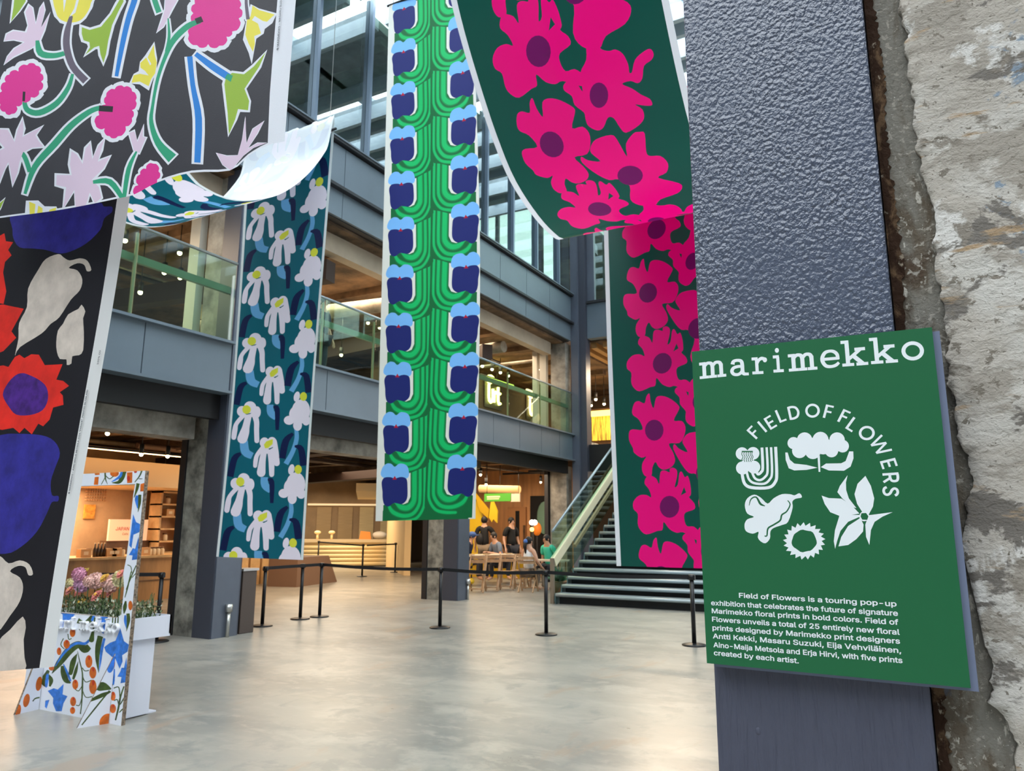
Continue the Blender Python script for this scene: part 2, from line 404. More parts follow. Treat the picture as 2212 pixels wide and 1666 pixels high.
_r = _nt.nodes.new('ShaderNodeMapRange'); _r.inputs['From Min'].default_value = .3; _r.inputs['From Max'].default_value = .7; _r.inputs['To Min'].default_value = .27; _r.inputs['To Max'].default_value = .36
_nt.links.new(_tc.outputs['Object'], _mp.inputs[0]); _nt.links.new(_mp.outputs[0], _n.inputs['Vector']); _nt.links.new(_n.outputs['Fac'], _r.inputs[0]); _nt.links.new(_r.outputs[0], _b.inputs['Roughness'])
_mx = _nt.nodes.new('ShaderNodeMix'); _mx.data_type = 'RGBA'; _mx.blend_type = 'MULTIPLY'; _mx.inputs['Factor'].default_value = .8
_r2n = _nt.nodes.new('ShaderNodeValToRGB'); _r2n.color_ramp.elements[0].position = .38; _r2n.color_ramp.elements[0].color = (.68, .70, .71, 1); _r2n.color_ramp.interpolation = 'B_SPLINE'; _r2n.color_ramp.elements[1].position = .61; _r2n.color_ramp.elements[1].color = (1, .99, .97, 1)
_src = _b.inputs['Base Color'].links[0].from_socket; _nt.links.new(_n.outputs['Fac'], _r2n.inputs[0]); _nt.links.new(_src, _mx.inputs['A']); _nt.links.new(_r2n.outputs[0], _mx.inputs['B']); _nt.links.new(_mx.outputs['Result'], _b.inputs['Base Color'])
K = 'structure'
MB().box(-27, -12, -.2, 7, 32, 0).build('floor', M_floor, kind=K)
# roof over the atrium: deck strips with open daylight between them, and cross beams
M_roof = mat('roof_deck', (150, 168, 178), .6, vary=(3, .1)); M_beam = mat('roof_beam', (196, 216, 228), .5)
m = MB(); opn = [(-11.5, -9.3), (-9, -6.9), (-6.6, -4.5), (-4.2, -2.1), (-1.8, .3), (.6, 2.7), (3.0, 5.1), (5.4, 7.5), (7.8, 8.9), (10.2, 11.0), (13.0, 13.8), (14.45, 15.1), (15.7, 16.35), (16.95, 17.6), (18.3, 19.2), (19.9, 20.6)]  # openings out of view are widened to let in more daylight
y = -12
for a, b in opn+[(21, 21)]:
    if a > y: m.box(-9.1, y, 12.5, 7, a, 12.62)
    y = b
m.build('ceiling', M_roof, kind=K)
m = MB()
for a, b in opn: m.box(-9.1, a-.12, 12.1, 7, a, 12.5); m.box(-9.1, b, 12.1, 7, b+.12, 12.5)
for x in (-6.6, -3.4, -.2, 3): m.box(x-.09, -12, 12.5, x+.09, 21, 12.75)
m.build('roof_beam', M_beam, kind=K)
MB().box(6.8, -12, 0, 7, 21, 12.5).build('wall_right', mat('far_wall_right', (120, 128, 134), .7), kind=K)
MB().box(-27, -12.2, 0, 7, -12, 12.5).build('horizon_block_wall', MATS['far_wall_right'], kind=K)  # unseen wall added behind the camera to block low horizon light
MB().box(-27.2, -12, 0, -27, 32, 12.5).build('wall_far_left', MATS['far_wall_right'], kind=K)
# facade on the left: storey bands
def joints(m, y0, y1, z0, z1, js, x=XF):
    js = [y0]+[j for j in js if y0 < j < y1]+[y1]
    for a, b in zip(js, js[1:]): m.box(x-.06, a+.008, z0, x, b-.008, z1)
for i, (a, b) in enumerate([(-6, 7.76), (8.25, 14.35), (14.85, 20.75)]):
    m = MB(); joints(m, a, b, 3.66, 4.38, [-3, -.2, 1.4, 3.1, 4.7, 6.27, 9.9, 11.5, 13.1, 15.9, 17.3, 18.6, 19.8])
    m.mi = 1; m.box(-9.45, a, 3.62, XF-.06, b, 4.40)
    m.mi = 0; m.box(-9.4, a, 4.38, XF+.09, b, 4.42); m.box(-9.4, a, 3.60, XF+.09, b, 3.64)
    m.mi = 2; m.box(-9.5, a, 3.22, -9.36, b, 3.6)
    m.build('facade_band', [M_panel, M_dark, M_black], kind=K)
for (a, b) in [(-6, 20.75)]:
    m = MB(); js = [-2.6, -1, .6, 2.2, 3.8, 5.4, 7, 8.6, 10.1, 11.6, 13.1, 14.6, 16.2, 17.7, 19.2]
    joints(m, a, b, 8.0, 8.80, js); joints(m, a, b, 7.38, 7.9, js, XF-.02)
    m.mi = 1; m.box(-9.5, a, 7.36, XF-.08, b, 8.9); m.box(-9.4, a, 7.9, XF+.10, b, 7.96); m.box(-9.4, a, 8.82, XF+.10, b, 8.87)
    m.mi = 0; m.box(-9.4, a, 8.87, XF+.12, b, 8.90)
    m.build('facade_band', [M_panel, M_dark], kind=K)
# upper glazing
m = MB(); m.box(XF-.05, -6, 8.92, XF-.035, 20.75, 12.5); m.build('window_1', M_glass2, kind=K)
m = MB()
for q in [-2.8, -1.3, .2, 1.7, 3.2, 4.7, 6.2, 7.7, 9.19, 10.69, 12.3, 13.9, 15.43, 16.85, 18.3, 19.8]: m.mi = 0; m.box(XF-.03, q-.035, 8.9, XF+.06, q+.035, 12.5); m.mi = 1; m.box(XF-.2, q-.05, 8.9, XF-.06, q+.05, 12.5)
m.build('trim_1', [M_mull, M_steel2], kind=K)
# upper floor room seen through the glazing
M_up = mat('upper_ceiling', (150, 160, 150), .8, vary=(1.2, .35)); m = MB(); m.box(-19, -6, 12.2, -9.4, 30, 12.4)
for i in range(46): m.box(-19, -6+i*.62, 12.02, -9.5, -5.75+i*.62, 12.2)
m.build('upper_ceiling_deck', M_up, kind=K)
for yy in (3, 10, 16.5, 23): MB().bar((-17, yy, 11.6), (-9.6, yy+1, 11.6), .35, .35).build('ceiling_beam', M_steel2, kind=K)
MB().box(-19.2, -6, 8.6, -19, 30, 12.3).build('wall_upper_back', mat('upper_wall', (120, 130, 124), .8), kind=K)
MB().box(-19, -6, 8.55, -9.45, 30, 8.85).build('floor_upper', M_concd, kind=K)
# first floor: slab, ceiling, back wall
MB().box(-27, -6, 4.05, -9.45, 30, 4.40).build('floor_first', M_concd, kind=K)
m = MB(); m.box(-27, -6, 7.3, -9.45, 30, 7.5)
m.build('ceiling_first', M_brown, kind=K)
m = MB()
for i in range(14): m.box(-20, -5+i*2.3, 7.14, -9.8, -4.7+i*2.3, 7.3)
m.build('ceiling_rib', M_brown, kind=K)
m = MB(); m.box(-10.0, -6, 6.92, -9.75, 20.4, 7.34); m.build('cream_lintel_beam', M_cream, kind=K)
for i, (a, b) in enumerate([((-20, 9.2, 6.6), (-9.9, 10.6, 6.6)), ((-20, 16.5, 6.55), (-9.9, 15.0, 6.55)), ((-20, 2, 6.6), (-9.9, 3.5, 6.6)), ((-16, 22, 6.5), (-10.4, 17.6, 6.5))]):
    MB().bar(a, b, .3, .42).build('ceiling_beam', mat('rust_beam%d' % i, (52, 36, 30), .7) if i == 0 else MATS['rust_beam0'], kind=K)
m = MB()
for p, q in [((-19, 7.6, 6.75), (-10.5, 7.2, 6.75)), ((-18, 12.2, 6.7), (-10.4, 13.2, 6.7)), ((-18, 5, 6.9), (-11, 4.4, 6.9)), ((-15, 18.6, 6.75), (-10.2, 18.2, 6.75))]: m.tube([p, q], .17)
m.build('ceiling_duct', M_duct, kind=K)
MB().box(-20.2, -6, 4.4, -20, 30, 7.3).build('wall_first_back', mat('brown_wall', (92, 70, 52), .8, vary=(.6, .4)), kind=K)
# ground floor ceiling and its concrete beam
m = MB(); m.box(-27, -6, 3.75, -9.45, 30, 4.05); m.build('ceiling_ground', M_brown, kind=K)
m = MB()
for i in range(16): m.box(-22, -5+i*2.1, 3.55, -9.7, -4.7+i*2.1, 3.75)
m.build('ceiling_rib', M_brown, kind=K)
m = MB(); m.box(-10.1, -6, 2.92, -9.7, 7.6, 3.26); m.box(-10.1, 8.3, 3.0, -9.7, 14.3, 3.5); m.build('soffit_beam', M_conc, kind=K)
for p, q in [((-18, 8.2, 3.3), (-9.9, 7.0, 3.3)), ((-20, 13.0, 3.2), (-10.2, 11.5, 3.2)), ((-17, 18.0, 3.3), (-10.5, 17.2, 3.3)), ((-16, 5.8, 3.35), (-10.6, 5.4, 3.35)), ((-22, 19.2, 3.1), (-10.6, 15.9, 3.1))]:
    MB().bar(p, q, .4, .26).build('ceiling_beam', M_duct if p[1] in (18.0, 5.8) else MATS['rust_beam0'], kind=K)
MB().box(-27, -6, 0, -26.8, 30, 3.75).build('wall_left', mat('wall_warm', (168, 140, 104), .7), kind=K)
MB().box(-27, 30, 0, 7, 30.2, 12.5).build('wall_back', mat('wall_back_paint', (120, 100, 78), .8), kind=K)

rp = random.Random(21)
for nm, zc, x0_ in (('ceiling_pipes_first', 7.0, -18), ('ceiling_pipes_ground', 3.45, -20)):
    m = MB()
    for k in range(26):
        x = rp.uniform(x0_, -10.4); y = rp.uniform(0, 22); z_ = zc+rp.uniform(-.12, .1); m.mi = rp.choice((0, 0, 1, 2)); r_ = rp.uniform(.025, .07)
        if k % 2: m.tube([(x, y-rp.uniform(1, 4), z_), (x, y+rp.uniform(1, 4), z_)], r_, 8)
        else: m.tube([(x-rp.uniform(1, 3), y, z_), (min(x+rp.uniform(.5, 3), -10.2), y, z_)], r_, 8)
        if k % 5 == 0: m.box(x-.25, y-.9, z_-.05, x+.25, y+.9, z_+.02)
    m.build(nm, [M_duct, MATS['rust_beam0'], M_dark], kind=K)
# columns: concrete pier with a steel post wrapped on its atrium side
def column(y, labels):
    t = thing('column', (-9.6, y+.25, 0), labels, 'column', 'steel and concrete columns along the left facade')
    m = MB(); m.box(-10.02, y, 0, -9.6, y+.55, 3.3); m.build('concrete_pier', M_concd, t)
    m = MB(); m.box(-10.0, y+.02, 4.42, -9.62, y+.5, 7.3); m.build('concrete_pier', M_conc, t)
    MB().box(-10.16, y-.02, 0, -10.03, y+.5, 3.6).build('door_frame', M_dark, t)
    m = MB(); m.box(-9.59, y-.01, 0, -9.21, y+.06, 12.1); m.box(-9.3, y+.06, 0, -9.22, y+.48, 12.1); m.box(-9.58, y+.42, 0, -9.21, y+.5, 12.1)
    m.build('steel_post', M_steel2, t)
    m = MB(); m.box(-9.218, y+.01, 0, -9.19, y+.46, 12.1); m.build('steel_cover', M_steel, t)
    m = MB(); m.box(-10.42, y, 4.42, -10.18, y+.14, 7.2); m.build('white_jamb', mat('jamb', (190, 186, 176), .6) if 'jamb' not in MATS else MATS['jamb'], t)
    return t
column(7.76, 'steel and concrete column standing left of the teal daisy cloth, a bin beside it')
column(14.35, 'steel and concrete column under the cream and green cloth, streaky steel at its foot')
t = thing('column', (-9.0, 21, 0), 'tall blue-grey corner column behind the staircase foot', 'column', 'steel and concrete columns along the left facade')
MB().box(-9.22, 20.75, 0, -8.98, 21.2, 12.1).build('steel_post', M_steel, t); MB().box(-8.98, 20.85, 0, -8.76, 21.2, 12.1).build('steel_cover', M_steel2, t)
MB().box(-9.95, 20.7, 0, -9.4, 21.1, 3.45).build('concrete_pier', M_conc, t); MB().box(-9.85, 20.6, 4.42, -9.35, 21.0, 7.3).build('concrete_pier', M_conc, t)
MB().box(-10.25, 20.6, 4.42, -10.02, 20.75, 7.2).build('white_jamb', MATS['jamb'], t); MB().box(-10.5, 20.6, 4.42, -10.34, 20.75, 7.2).build('white_jamb', MATS['jamb'], t)
MB().box(-10.1, 20.6, 0, -9.98, 20.8, 3.6).build('door_frame', M_dark, t)

# glass railings on the first floor
M_rail = mat('rail_steel', (150, 165, 170), .35, .6); M_hand = mat('handrail_paint', (118, 128, 108), .45, .2)
def railing(y0, y1, js, label):
    t = thing('glass_railing', (XF, (y0+y1)/2, 4.42), label, 'railing', 'glass railings along the first floor')
    js = [y0]+js+[y1]
    for a, b in zip(js, js[1:]): MB().box(XF-.012, a+.012, 4.43, XF, b-.012, 5.69).build('glass_panel', M_glass, t)
    for a in js[1:-1]: MB().box(XF-.06, a-.02, 4.42, XF-.03, a+.02, 5.62).build('post', MATS['rail_post'], t)
    MB().tube([(XF, y0, 5.70), (XF, y1, 5.70)], .024).build('top_rail', M_rail, t)
    MB().box(XF-.16, y0, 5.22, XF-.10, y1, 5.33).build('handrail', M_hand, t)
mat('rail_post', (150, 140, 112), .5, .3)
railing(-6, 7.74, [-4, -2, 0, 2, 4.05, 6.05], 'glass railing above the photo frame cutout, left of the first column')
railing(8.3, 14.3, [9.75, 11.2, 12.75], 'glass railing between the teal daisy cloth and the cream cloth')
railing(14.9, 20.7, [16.7, 18.6], 'glass railing right of the cream cloth, glowing shop signs behind it')

# back side of the atrium, behind the stairs
m = MB(); m.box(-8.76, 21.0, 7.45, 6.8, 21.3, 8.62); m.mi = 1; m.box(-8.76, 20.93, 8.58, 6.8, 21.3, 8.66)
m.build('facade_band', [M_panel, M_dark], kind=K)
m = MB(); m.mi = 1; m.box(-8.76, 21.0, 3.3, 6.8, 21.3, 4.1); m.build('facade_band', [M_steel2, M_black], kind=K)
m = MB(); m.box(-8.76, 21.05, 8.66, -8.52, 21.2, 12.5); m.box(-8.1, 21.05, 8.66, -7.9, 21.2, 12.5)
for q in (-6.4, -4.9, -3.4, -1.9, -.4, 1.1, 2.6, 4.1): m.box(q, 21.05, 8.66, q+.1, 21.2, 12.5)
m.build('trim_2', M_steel, kind=K)
MB().box(-8.76, 21.12, 8.66, 6.8, 21.14, 12.5).build('window_2', M_glass2, kind=K)
m = MB(); m.box(-9.2, 21.3, 4.0, 6.8, 30, 4.1); m.build('floor_first_back', M_concd, kind=K)
MB().box(-9.4, 21.3, 7.4, 6.8, 30, 7.6).build('ceiling_first_back', M_brown, kind=K)
m = MB()
for i in range(20): m.box(-9.2+i*.4, 21.4, 7.22, -9.02+i*.4, 29, 7.4)
m.build('ceiling_rib', mat('amber_ribs', (168, 124, 72), .6), kind=K)

# ================================================================== foreground pier, steel column and sign
M_pl = mat('old_plaster', (186, 178, 166), .85, spec=.2)
def patchy(m, base, cols, bumps, fine=90):
    """layered patches: each (scale, threshold, width, colour, stretch)"""
    nt = m.node_tree; b = nt.nodes['Principled BSDF']; t = nt.nodes.new('ShaderNodeTexCoord'); cur = None
    heights = []
    for sc, th, wd, col, st, off in cols:
        mp = nt.nodes.new('ShaderNodeMapping'); mp.inputs['Scale'].default_value = st; mp.inputs['Location'].default_value = off; nt.links.new(t.outputs['Object'], mp.inputs[0])
        n = nt.nodes.new('ShaderNodeTexNoise'); n.inputs['Scale'].default_value = sc; n.inputs['Detail'].default_value = 10; n.inputs['Roughness'].default_value = .62; n.inputs['Distortion'].default_value = .35
        nt.links.new(mp.outputs[0], n.inputs['Vector'])
        r = nt.nodes.new('ShaderNodeMapRange'); r.inputs['From Min'].default_value = th; r.inputs['From Max'].default_value = th+wd; nt.links.new(n.outputs['Fac'], r.inputs[0])
        mx = nt.nodes.new('ShaderNodeMix'); mx.data_type = 'RGBA'; nt.links.new(r.outputs[0], mx.inputs['Factor'])
        if cur is None: mx.inputs['A'].default_value = L3(base)
        else: nt.links.new(cur, mx.inputs['A'])
        mx.inputs['B'].default_value = L3(col); cur = mx.outputs['Result']; heights.append((n, r))
    nt.links.new(cur, b.inputs['Base Color'])
    prev = None
    for (sc, det, st, strength, dist, vor) in bumps:
        mp = nt.nodes.new('ShaderNodeMapping'); mp.inputs['Scale'].default_value = st; nt.links.new(t.outputs['Object'], mp.inputs[0])
        if vor:
            n = nt.nodes.new('ShaderNodeTexVoronoi'); n.feature = 'SMOOTH_F1'; n.inputs['Scale'].default_value = sc; n.inputs['Smoothness'].default_value = .5; out = n.outputs['Distance']
            ns = nt.nodes.new('ShaderNodeTexNoise'); ns.inputs['Scale'].default_value = sc*.6; ad = nt.nodes.new('ShaderNodeMix'); ad.data_type = 'RGBA'; ad.blend_type = 'LINEAR_LIGHT'; ad.inputs['Factor'].default_value = vor
            nt.links.new(mp.outputs[0], ns.inputs['Vector']); nt.links.new(mp.outputs[0], ad.inputs['A']); nt.links.new(ns.outputs['Color'], ad.inputs['B']); nt.links.new(ad.outputs['Result'], n.inputs['Vector'])
        else:
            n = nt.nodes.new('ShaderNodeTexNoise'); n.inputs['Scale'].default_value = sc; n.inputs['Detail'].default_value = det; n.inputs['Distortion'].default_value = .4; out = n.outputs['Fac']; nt.links.new(mp.outputs[0], n.inputs['Vector'])
        bp = nt.nodes.new('ShaderNodeBump'); bp.inputs['Strength'].default_value = strength; bp.inputs['Distance'].default_value = dist; nt.links.new(out, bp.inputs['Height'])
        if prev: nt.links.new(prev, bp.inputs['Normal'])
        prev = bp.outputs[0]
    nt.links.new(prev, b.inputs['Normal'])
    return m
patchy(M_pl, (176, 168, 158), [(3, .46, .12, (194, 189, 182), (1, 1, 1.1), (0, 0, 0)), (6, .50, .05, (158, 150, 140), (1, 1, 1.8), (7, 0, 0)), (5, .57, .03, (206, 202, 197), (1, 1, 1), (3, 0, 1)), (5, .57, .02, (116, 110, 104), (1, 1, 1.5), (0, 0, 5)), (12, .6, .04, (134, 126, 116), (1, 1, 1), (4, 4, 1)),
        (9, .64, .03, (130, 144, 158), (1, 1, 1), (9, 0, 2)), (11, .60, .06, (164, 140, 112), (.5, 1, 2.6), (4, 0, 7)), (30, .61, .02, (126, 118, 108), (1, 1, 1.4), (2, 0, 2)), (110, .63, .03, (118, 111, 102), (1, 1, 1), (1, 0, 1))],
       [(9, 10, (1, 1, 1.6), .6, .012, 0), (45, 10, (1, 1, 1.4), .8, .006, 0), (180, 5, (1, 1, 1.2), .8, .0025, 0)])
patchy(M_floor, (150, 147, 138), [(.55, .46, .16, (128, 128, 122), (1, 1.3, 1), (0, 0, 0)), (1.3, .49, .12, (162, 158, 148), (1, 1.6, 1), (5, 2, 0)), (2.2, .53, .10, (134, 134, 128), (1.4, 1, 1), (9, 1, 0)), (6, .54, .10, (154, 150, 141), (1, 1.5, 1), (3, 7, 0)), (.9, .60, .06, (150, 138, 124), (2, .7, 1), (11, 5, 0))],
       [(1.2, 2, (1, 1, 1), .04, .01, 0)])
M_core = mat('bare_concrete', (124, 120, 114), .9, spec=.15)
patchy(M_core, (126, 122, 114), [(9, .47, .12, (98, 88, 76), (1.6, 1, .5), (2, 0, 0)), (5, .55, .08, (78, 64, 52), (1.4, 1, .8), (6, 0, 4)), (70, .56, .05, (158, 152, 142), (1, 1, 1), (0, 0, 3)), (8, .62, .05, (90, 96, 110), (1.5, 1, .5), (5, 0, 1)), (26, .64, .03, (186, 180, 170), (2, 1, .7), (1, 0, 8)), (190, .66, .03, (198, 194, 186), (1, 1, 1), (0, 2, 3))],
       [(14, 8, (1.2, 1, .7), .9, .012, 0), (120, 5, (1, 1, 1), .9, .004, 0)])
M_rust = mat('dirty_joint', (58, 40, 30), .95, spec=.1); patchy(M_rust, (56, 40, 31), [(22, .5, .08, (104, 82, 62), (1, 1, .6), (0, 0, 0)), (50, .6, .05, (150, 138, 122), (1, 1, .6), (3, 0, 0))], [(40, 8, (1, 1, .7), 1., .012, 0)])
YP = 1.515                                             # face of the pier
zA, zB, zC = zz(1480, 0, 2.3142), zz(1860, 640, 2.9743), zz(1500, 1380, 3.1067)
rag = zA([(1075, -80), (1085, -10), (1068, 50), (1090, 90), (1085, 120), (1125, 172), (1100, 215), (1095, 265), (1118, 300), (1108, 360), (1135, 420), (1128, 470), (1150, 500), (1138, 560), (1140, 640), (1165, 690), (1150, 735), (1185, 800), (1175, 860), (1208, 925), (1235, 1020), (1250, 1070), (1258, 1150), (1238, 1215), (1256, 1270), (1245, 1330), (1252, 1400), (1285, 1430), (1272, 1480), (1300, 1530), (1296, 1620)])
rag += zB([(545, 235), (568, 290), (560, 350), (538, 395), (572, 440), (560, 520), (552, 570), (602, 635), (612, 700), (595, 760), (622, 830), (618, 900), (645, 970), (692, 1020), (690, 1080), (710, 1140), (722, 1200), (700, 1270), (665, 1330), (690, 1390), (668, 1470), (650, 1540), (655, 1620)])
rag += zC([(1955, 60), (1990, 120), (2010, 200), (1985, 290), (2010, 350), (1975, 430), (2040, 480), (2110, 560), (2130, 640), (2180, 720), (2150, 800), (2170, 900), (2190, 1000)])
rng = random.Random(3); P3 = []
for a, b in zip(rag, rag[1:]):
    for k in range(4):
        t_ = k/4; P3.append((a[0]+(b[0]-a[0])*t_+rng.uniform(-2.2, 2.2), a[1]+(b[1]-a[1])*t_))
pier = thing('concrete_pier', (.42, YP+.3, 0), 'rough old concrete pier with peeling cream plaster, right edge', 'column')
MB().box(.0, YP, 0, .95, YP+.7, 6).build('core', M_core, pier)
rj = random.Random(9); js_ = [(-.012, 0.), (-.012, 3.6)]+[(.007+rj.uniform(-.003, .005)+.003*math.sin(k*.11), 3.6-k*.006) for k in range(601)]
o = print_mesh('dirty_joint', [np.array(p) for p in js_], [], [M_rust], lambda a, b: (a, YP-.003, b), None, pier, smoothf=False); sd = o.modifiers.new('thick', 'SOLIDIFY'); sd.thickness = .006
pl = [onY(a, b, YP-.018) for a, b in P3]; zt, zb = 3.4, .6
pl = [(p.x, p.z) for p in pl]; pl = [(pl[0][0]-.01, zt)]+pl+[(pl[-1][0]+.02, zb)]
poly = [np.array(p) for p in pl]+[np.array((.95, zb)), np.array((.95, zt))]
o = print_mesh('plaster_layer', poly, [], [M_pl], lambda a, b: (a, YP-.018+.003*math.sin(b*9)+.003*math.sin(a*23+b*4), b), (.03, .03), pier)
sd = o.modifiers.new('thick', 'SOLIDIFY'); sd.thickness = .018; sd.offset = -1
MB().box(.10, YP-.018, zt, .95, YP, 6).build('plaster_layer', M_pl, pier)
# broken plaster crumbs along the edge, a larger hollow low down
for i in range(0): pass
# --- textured steel column
M_tex = mat('textured_steel_paint', (78, 86, 106), .26, spec=.7)
nt_ = M_tex.node_tree; b_ = nt_.nodes['Principled BSDF']; tc_ = nt_.nodes.new('ShaderNodeTexCoord'); nn = nt_.nodes.new
mp_ = nn('ShaderNodeMapping'); mp_.inputs['Scale'].default_value = (1, 1, .82); nt_.links.new(tc_.outputs['Object'], mp_.inputs[0])
n1 = nn('ShaderNodeTexNoise'); n1.inputs['Scale'].default_value = 150; n1.inputs['Detail'].default_value = 2; n1.inputs['Distortion'].default_value = .25
n2 = nn('ShaderNodeTexNoise'); n2.inputs['Scale'].default_value = 5; n2.inputs['Detail'].default_value = 2
v1 = nn('ShaderNodeTexVoronoi'); v1.feature = 'SMOOTH_F1'; v1.inputs['Scale'].default_value = 115; v1.inputs['Smoothness'].default_value = .35
for q in (n1, n2, v1): nt_.links.new(mp_.outputs[0], q.inputs['Vector'])
sx_ = nn('ShaderNodeSeparateXYZ'); nt_.links.new(tc_.outputs['Object'], sx_.inputs[0])
gr = nn('ShaderNodeMapRange'); gr.inputs['From Min'].default_value = .0; gr.inputs['From Max'].default_value = .17; gr.inputs['To Min'].default_value = 1.; gr.inputs['To Max'].default_value = .38; nt_.links.new(sx_.outputs['X'], gr.inputs[0])
m1 = nn('ShaderNodeMath'); m1.operation = 'MULTIPLY'; nt_.links.new(gr.outputs[0], m1.inputs[0]); r2_ = nn('ShaderNodeMapRange'); r2_.inputs['From Min'].default_value = .35; r2_.inputs['From Max'].default_value = .6; r2_.inputs['To Min'].default_value = .5; nt_.links.new(n2.outputs['Fac'], r2_.inputs[0]); nt_.links.new(r2_.outputs[0], m1.inputs[1])
ad_ = nn('ShaderNodeMath'); ad_.operation = 'MULTIPLY_ADD'; ad_.inputs[1].default_value = -.5; nt_.links.new(v1.outputs['Distance'], ad_.inputs[0]); nt_.links.new(n1.outputs['Fac'], ad_.inputs[2])
m2 = nn('ShaderNodeMath'); m2.operation = 'MULTIPLY'; nt_.links.new(ad_.outputs[0], m2.inputs[0]); nt_.links.new(m1.outputs[0], m2.inputs[1])
bp_ = nn('ShaderNodeBump'); bp_.inputs['Strength'].default_value = 1.; bp_.inputs['Distance'].default_value = .0055; nt_.links.new(m2.outputs[0], bp_.inputs['Height']); nt_.links.new(bp_.outputs[0], b_.inputs['Normal'])
b_.inputs['Base Color'].default_value = L3((76, 83, 102)); b_.inputs['Roughness'].default_value = .25
M_tex2 = mat('brushed_steel_paint', (74, 76, 92), .45, spec=.4)
patchy(M_tex2, (74, 76, 92), [(3, .4, .3, (80, 82, 98), (1, 1, 1), (0, 0, 0))], [(48, 4, (1.6, 1, .2), 1., .009, 0), (300, 3, (1, 1, .5), .25, .0006, 0)])
stc = thing('steel_column', (-.19, 1.6, 0), 'dark blue-grey steel column with pebbled paint, the green sign fixed to it', 'column')
m = MB(); m.box(-.370, 1.475, 1.38, -.014, 1.50, 6); m.build('flange', M_tex, stc, bevel=.004)
m = MB(); m.box(-.370, 1.4752, 0, -.014, 1.50, 1.38); m.build('flange', M_tex2, stc, bevel=.004)
m = MB(); m.box(-.20, 1.50, 0, -.18, 1.8, 6); m.box(-.370, 1.8, 0, -.014, 1.82, 6); m.build('web', M_steel, stc)
p = onY(1638, 1580, 1.475); m = MB(); m.ball(p+Vector((0, .001, 0)), .007, 14, (.8, .35, 1)); m.build('paint_blister', M_tex2, stc)
# --- the sign
M_green = mat('sign_green', (24, 97, 58), .42, spec=.4); M_white = mat('sign_white', (232, 236, 240), .5); M_edge = mat('sign_board_edge', (112, 120, 146), .6)
YS = 1.44
sign = thing('sign', (-.166, YS, 1.354), 'green exhibition sign with white lettering and flower emblems on the steel column', 'sign')
c = [onY(1494, 760, YS), onY(2013, 707, YS), onY(2097, 1487, YS), onY(1527, 1433, YS)]
def SPn(x, y): q = onY(x, y, YS); return np.array((q.x, q.z))
def sg(P): return [SPn(*p) for p in P]
zu, zl = zz(1480, 680, 3.3515), zz(1480, 1080, 3.3515)
LS = []
def wu(R, s=0): LS.append((1, sg(zu(smooth(R, 3) if s else R))))
def wl(R, s=0): LS.append((1, sg(zl(smooth(R, 3) if s else R))))
def gu(R, s=0): LS.append((0, sg(zu(smooth(R, 3) if s else R))))
def gl(R, s=0): LS.append((0, sg(zl(smooth(R, 3) if s else R))))
# wordmark letters (slab serif, drawn in units of the x-height)
G = {'m': (1.5, [rect(.03, .86, .36, 1), rect(.2, 0, .37, .9), rect(.67, 0, .84, .8), rect(1.15, 0, 1.32, .8), rect(.03, 0, .52, .13), rect(.57, 0, .96, .13), rect(1.03, 0, 1.48, .13), stroke([(.3, .72), (.42, .9), (.56, .94), (.7, .88), (.755, .7)], [.1, .15, .15, .17, .17]), stroke([(.78, .72), (.9, .9), (1.04, .94), (1.18, .88), (1.235, .7)], [.1, .15, .15, .17, .17])]),
     'a': (1.15, [stroke([(.2, .72), (.26, .88), (.48, .94), (.72, .88), (.78, .65), (.78, .25), (.84, .09), (1.0, .065), (1.12, .065)], [.2, .16, .14, .17, .18, .18, .16, .13, .13]), stroke([(.76, .55), (.5, .55), (.24, .47), (.13, .28), (.22, .1), (.45, .05), (.66, .14), (.78, .34)], [.12, .14, .15, .17, .16, .14, .14, .14])]),
     'r': (1.05, [rect(.03, .86, .4, 1), rect(.26, 0, .43, .9), rect(.03, 0, .74, .13), stroke([(.38, .62), (.5, .83), (.68, .93), (.86, .9)], [.1, .14, .16, .16]), ell(.92, .83, .12, .13)]),
     'i': (.8, [rect(.05, .86, .45, 1), rect(.3, 0, .47, .9), rect(.03, 0, .75, .13), ell(.36, 1.32, .125, .125)]),
     'e': (1.15, [rect(.12, .43, 1.08, .56), stroke([(1.04, .45), (1.0, .72), (.82, .9), (.58, .95), (.3, .88), (.12, .62), (.12, .36), (.3, .1), (.6, .035), (.88, .09), (1.06, .22)], [.14, .16, .15, .13, .16, .18, .18, .16, .13, .14, .12])]),
     'k': (1.35, [rect(.05, 1.33, .42, 1.47), rect(.25, 0, .42, 1.4), rect(.05, 0, .62, .13), stroke([(.38, .38), (1.02, .92)], .14), rect(.74, .86, 1.24, 1), stroke([(.6, .6), (1.1, .06)], .19), rect(.78, 0, 1.34, .13)]),
     'o': (1.2, [stroke([(.6+.48*math.cos(a), .5+.44*math.sin(a)) for a in [math.pi*2*k/24 for k in range(26)]], .16, sm=False)])}
spans = [('m', 105, 298, 464, 445), ('a', 325, 462, 442, 436), ('r', 487, 597, 430, 424), ('i', 640, 717, 417, 412), ('m', 750, 958, 410, 394), ('e', 985, 1125, 386, 374), ('k', 1135, 1325, 374, 360), ('k', 1343, 1540, 356, 342), ('o', 1570, 1738, 332, 320)]
for ch, xa, xb, ya, yb in spans:
    a = sg(zu([(xa, ya)]))[0]; b = sg(zu([(xb, yb)]))[0]; w, shp = G[ch]; dx = (b-a); xh = .0317; U = dx/w; V_ = np.array((0., xh))
    for R in shp: LS.append((1, offs([a+U*p[0]+V_*p[1] for p in R], .0007)))
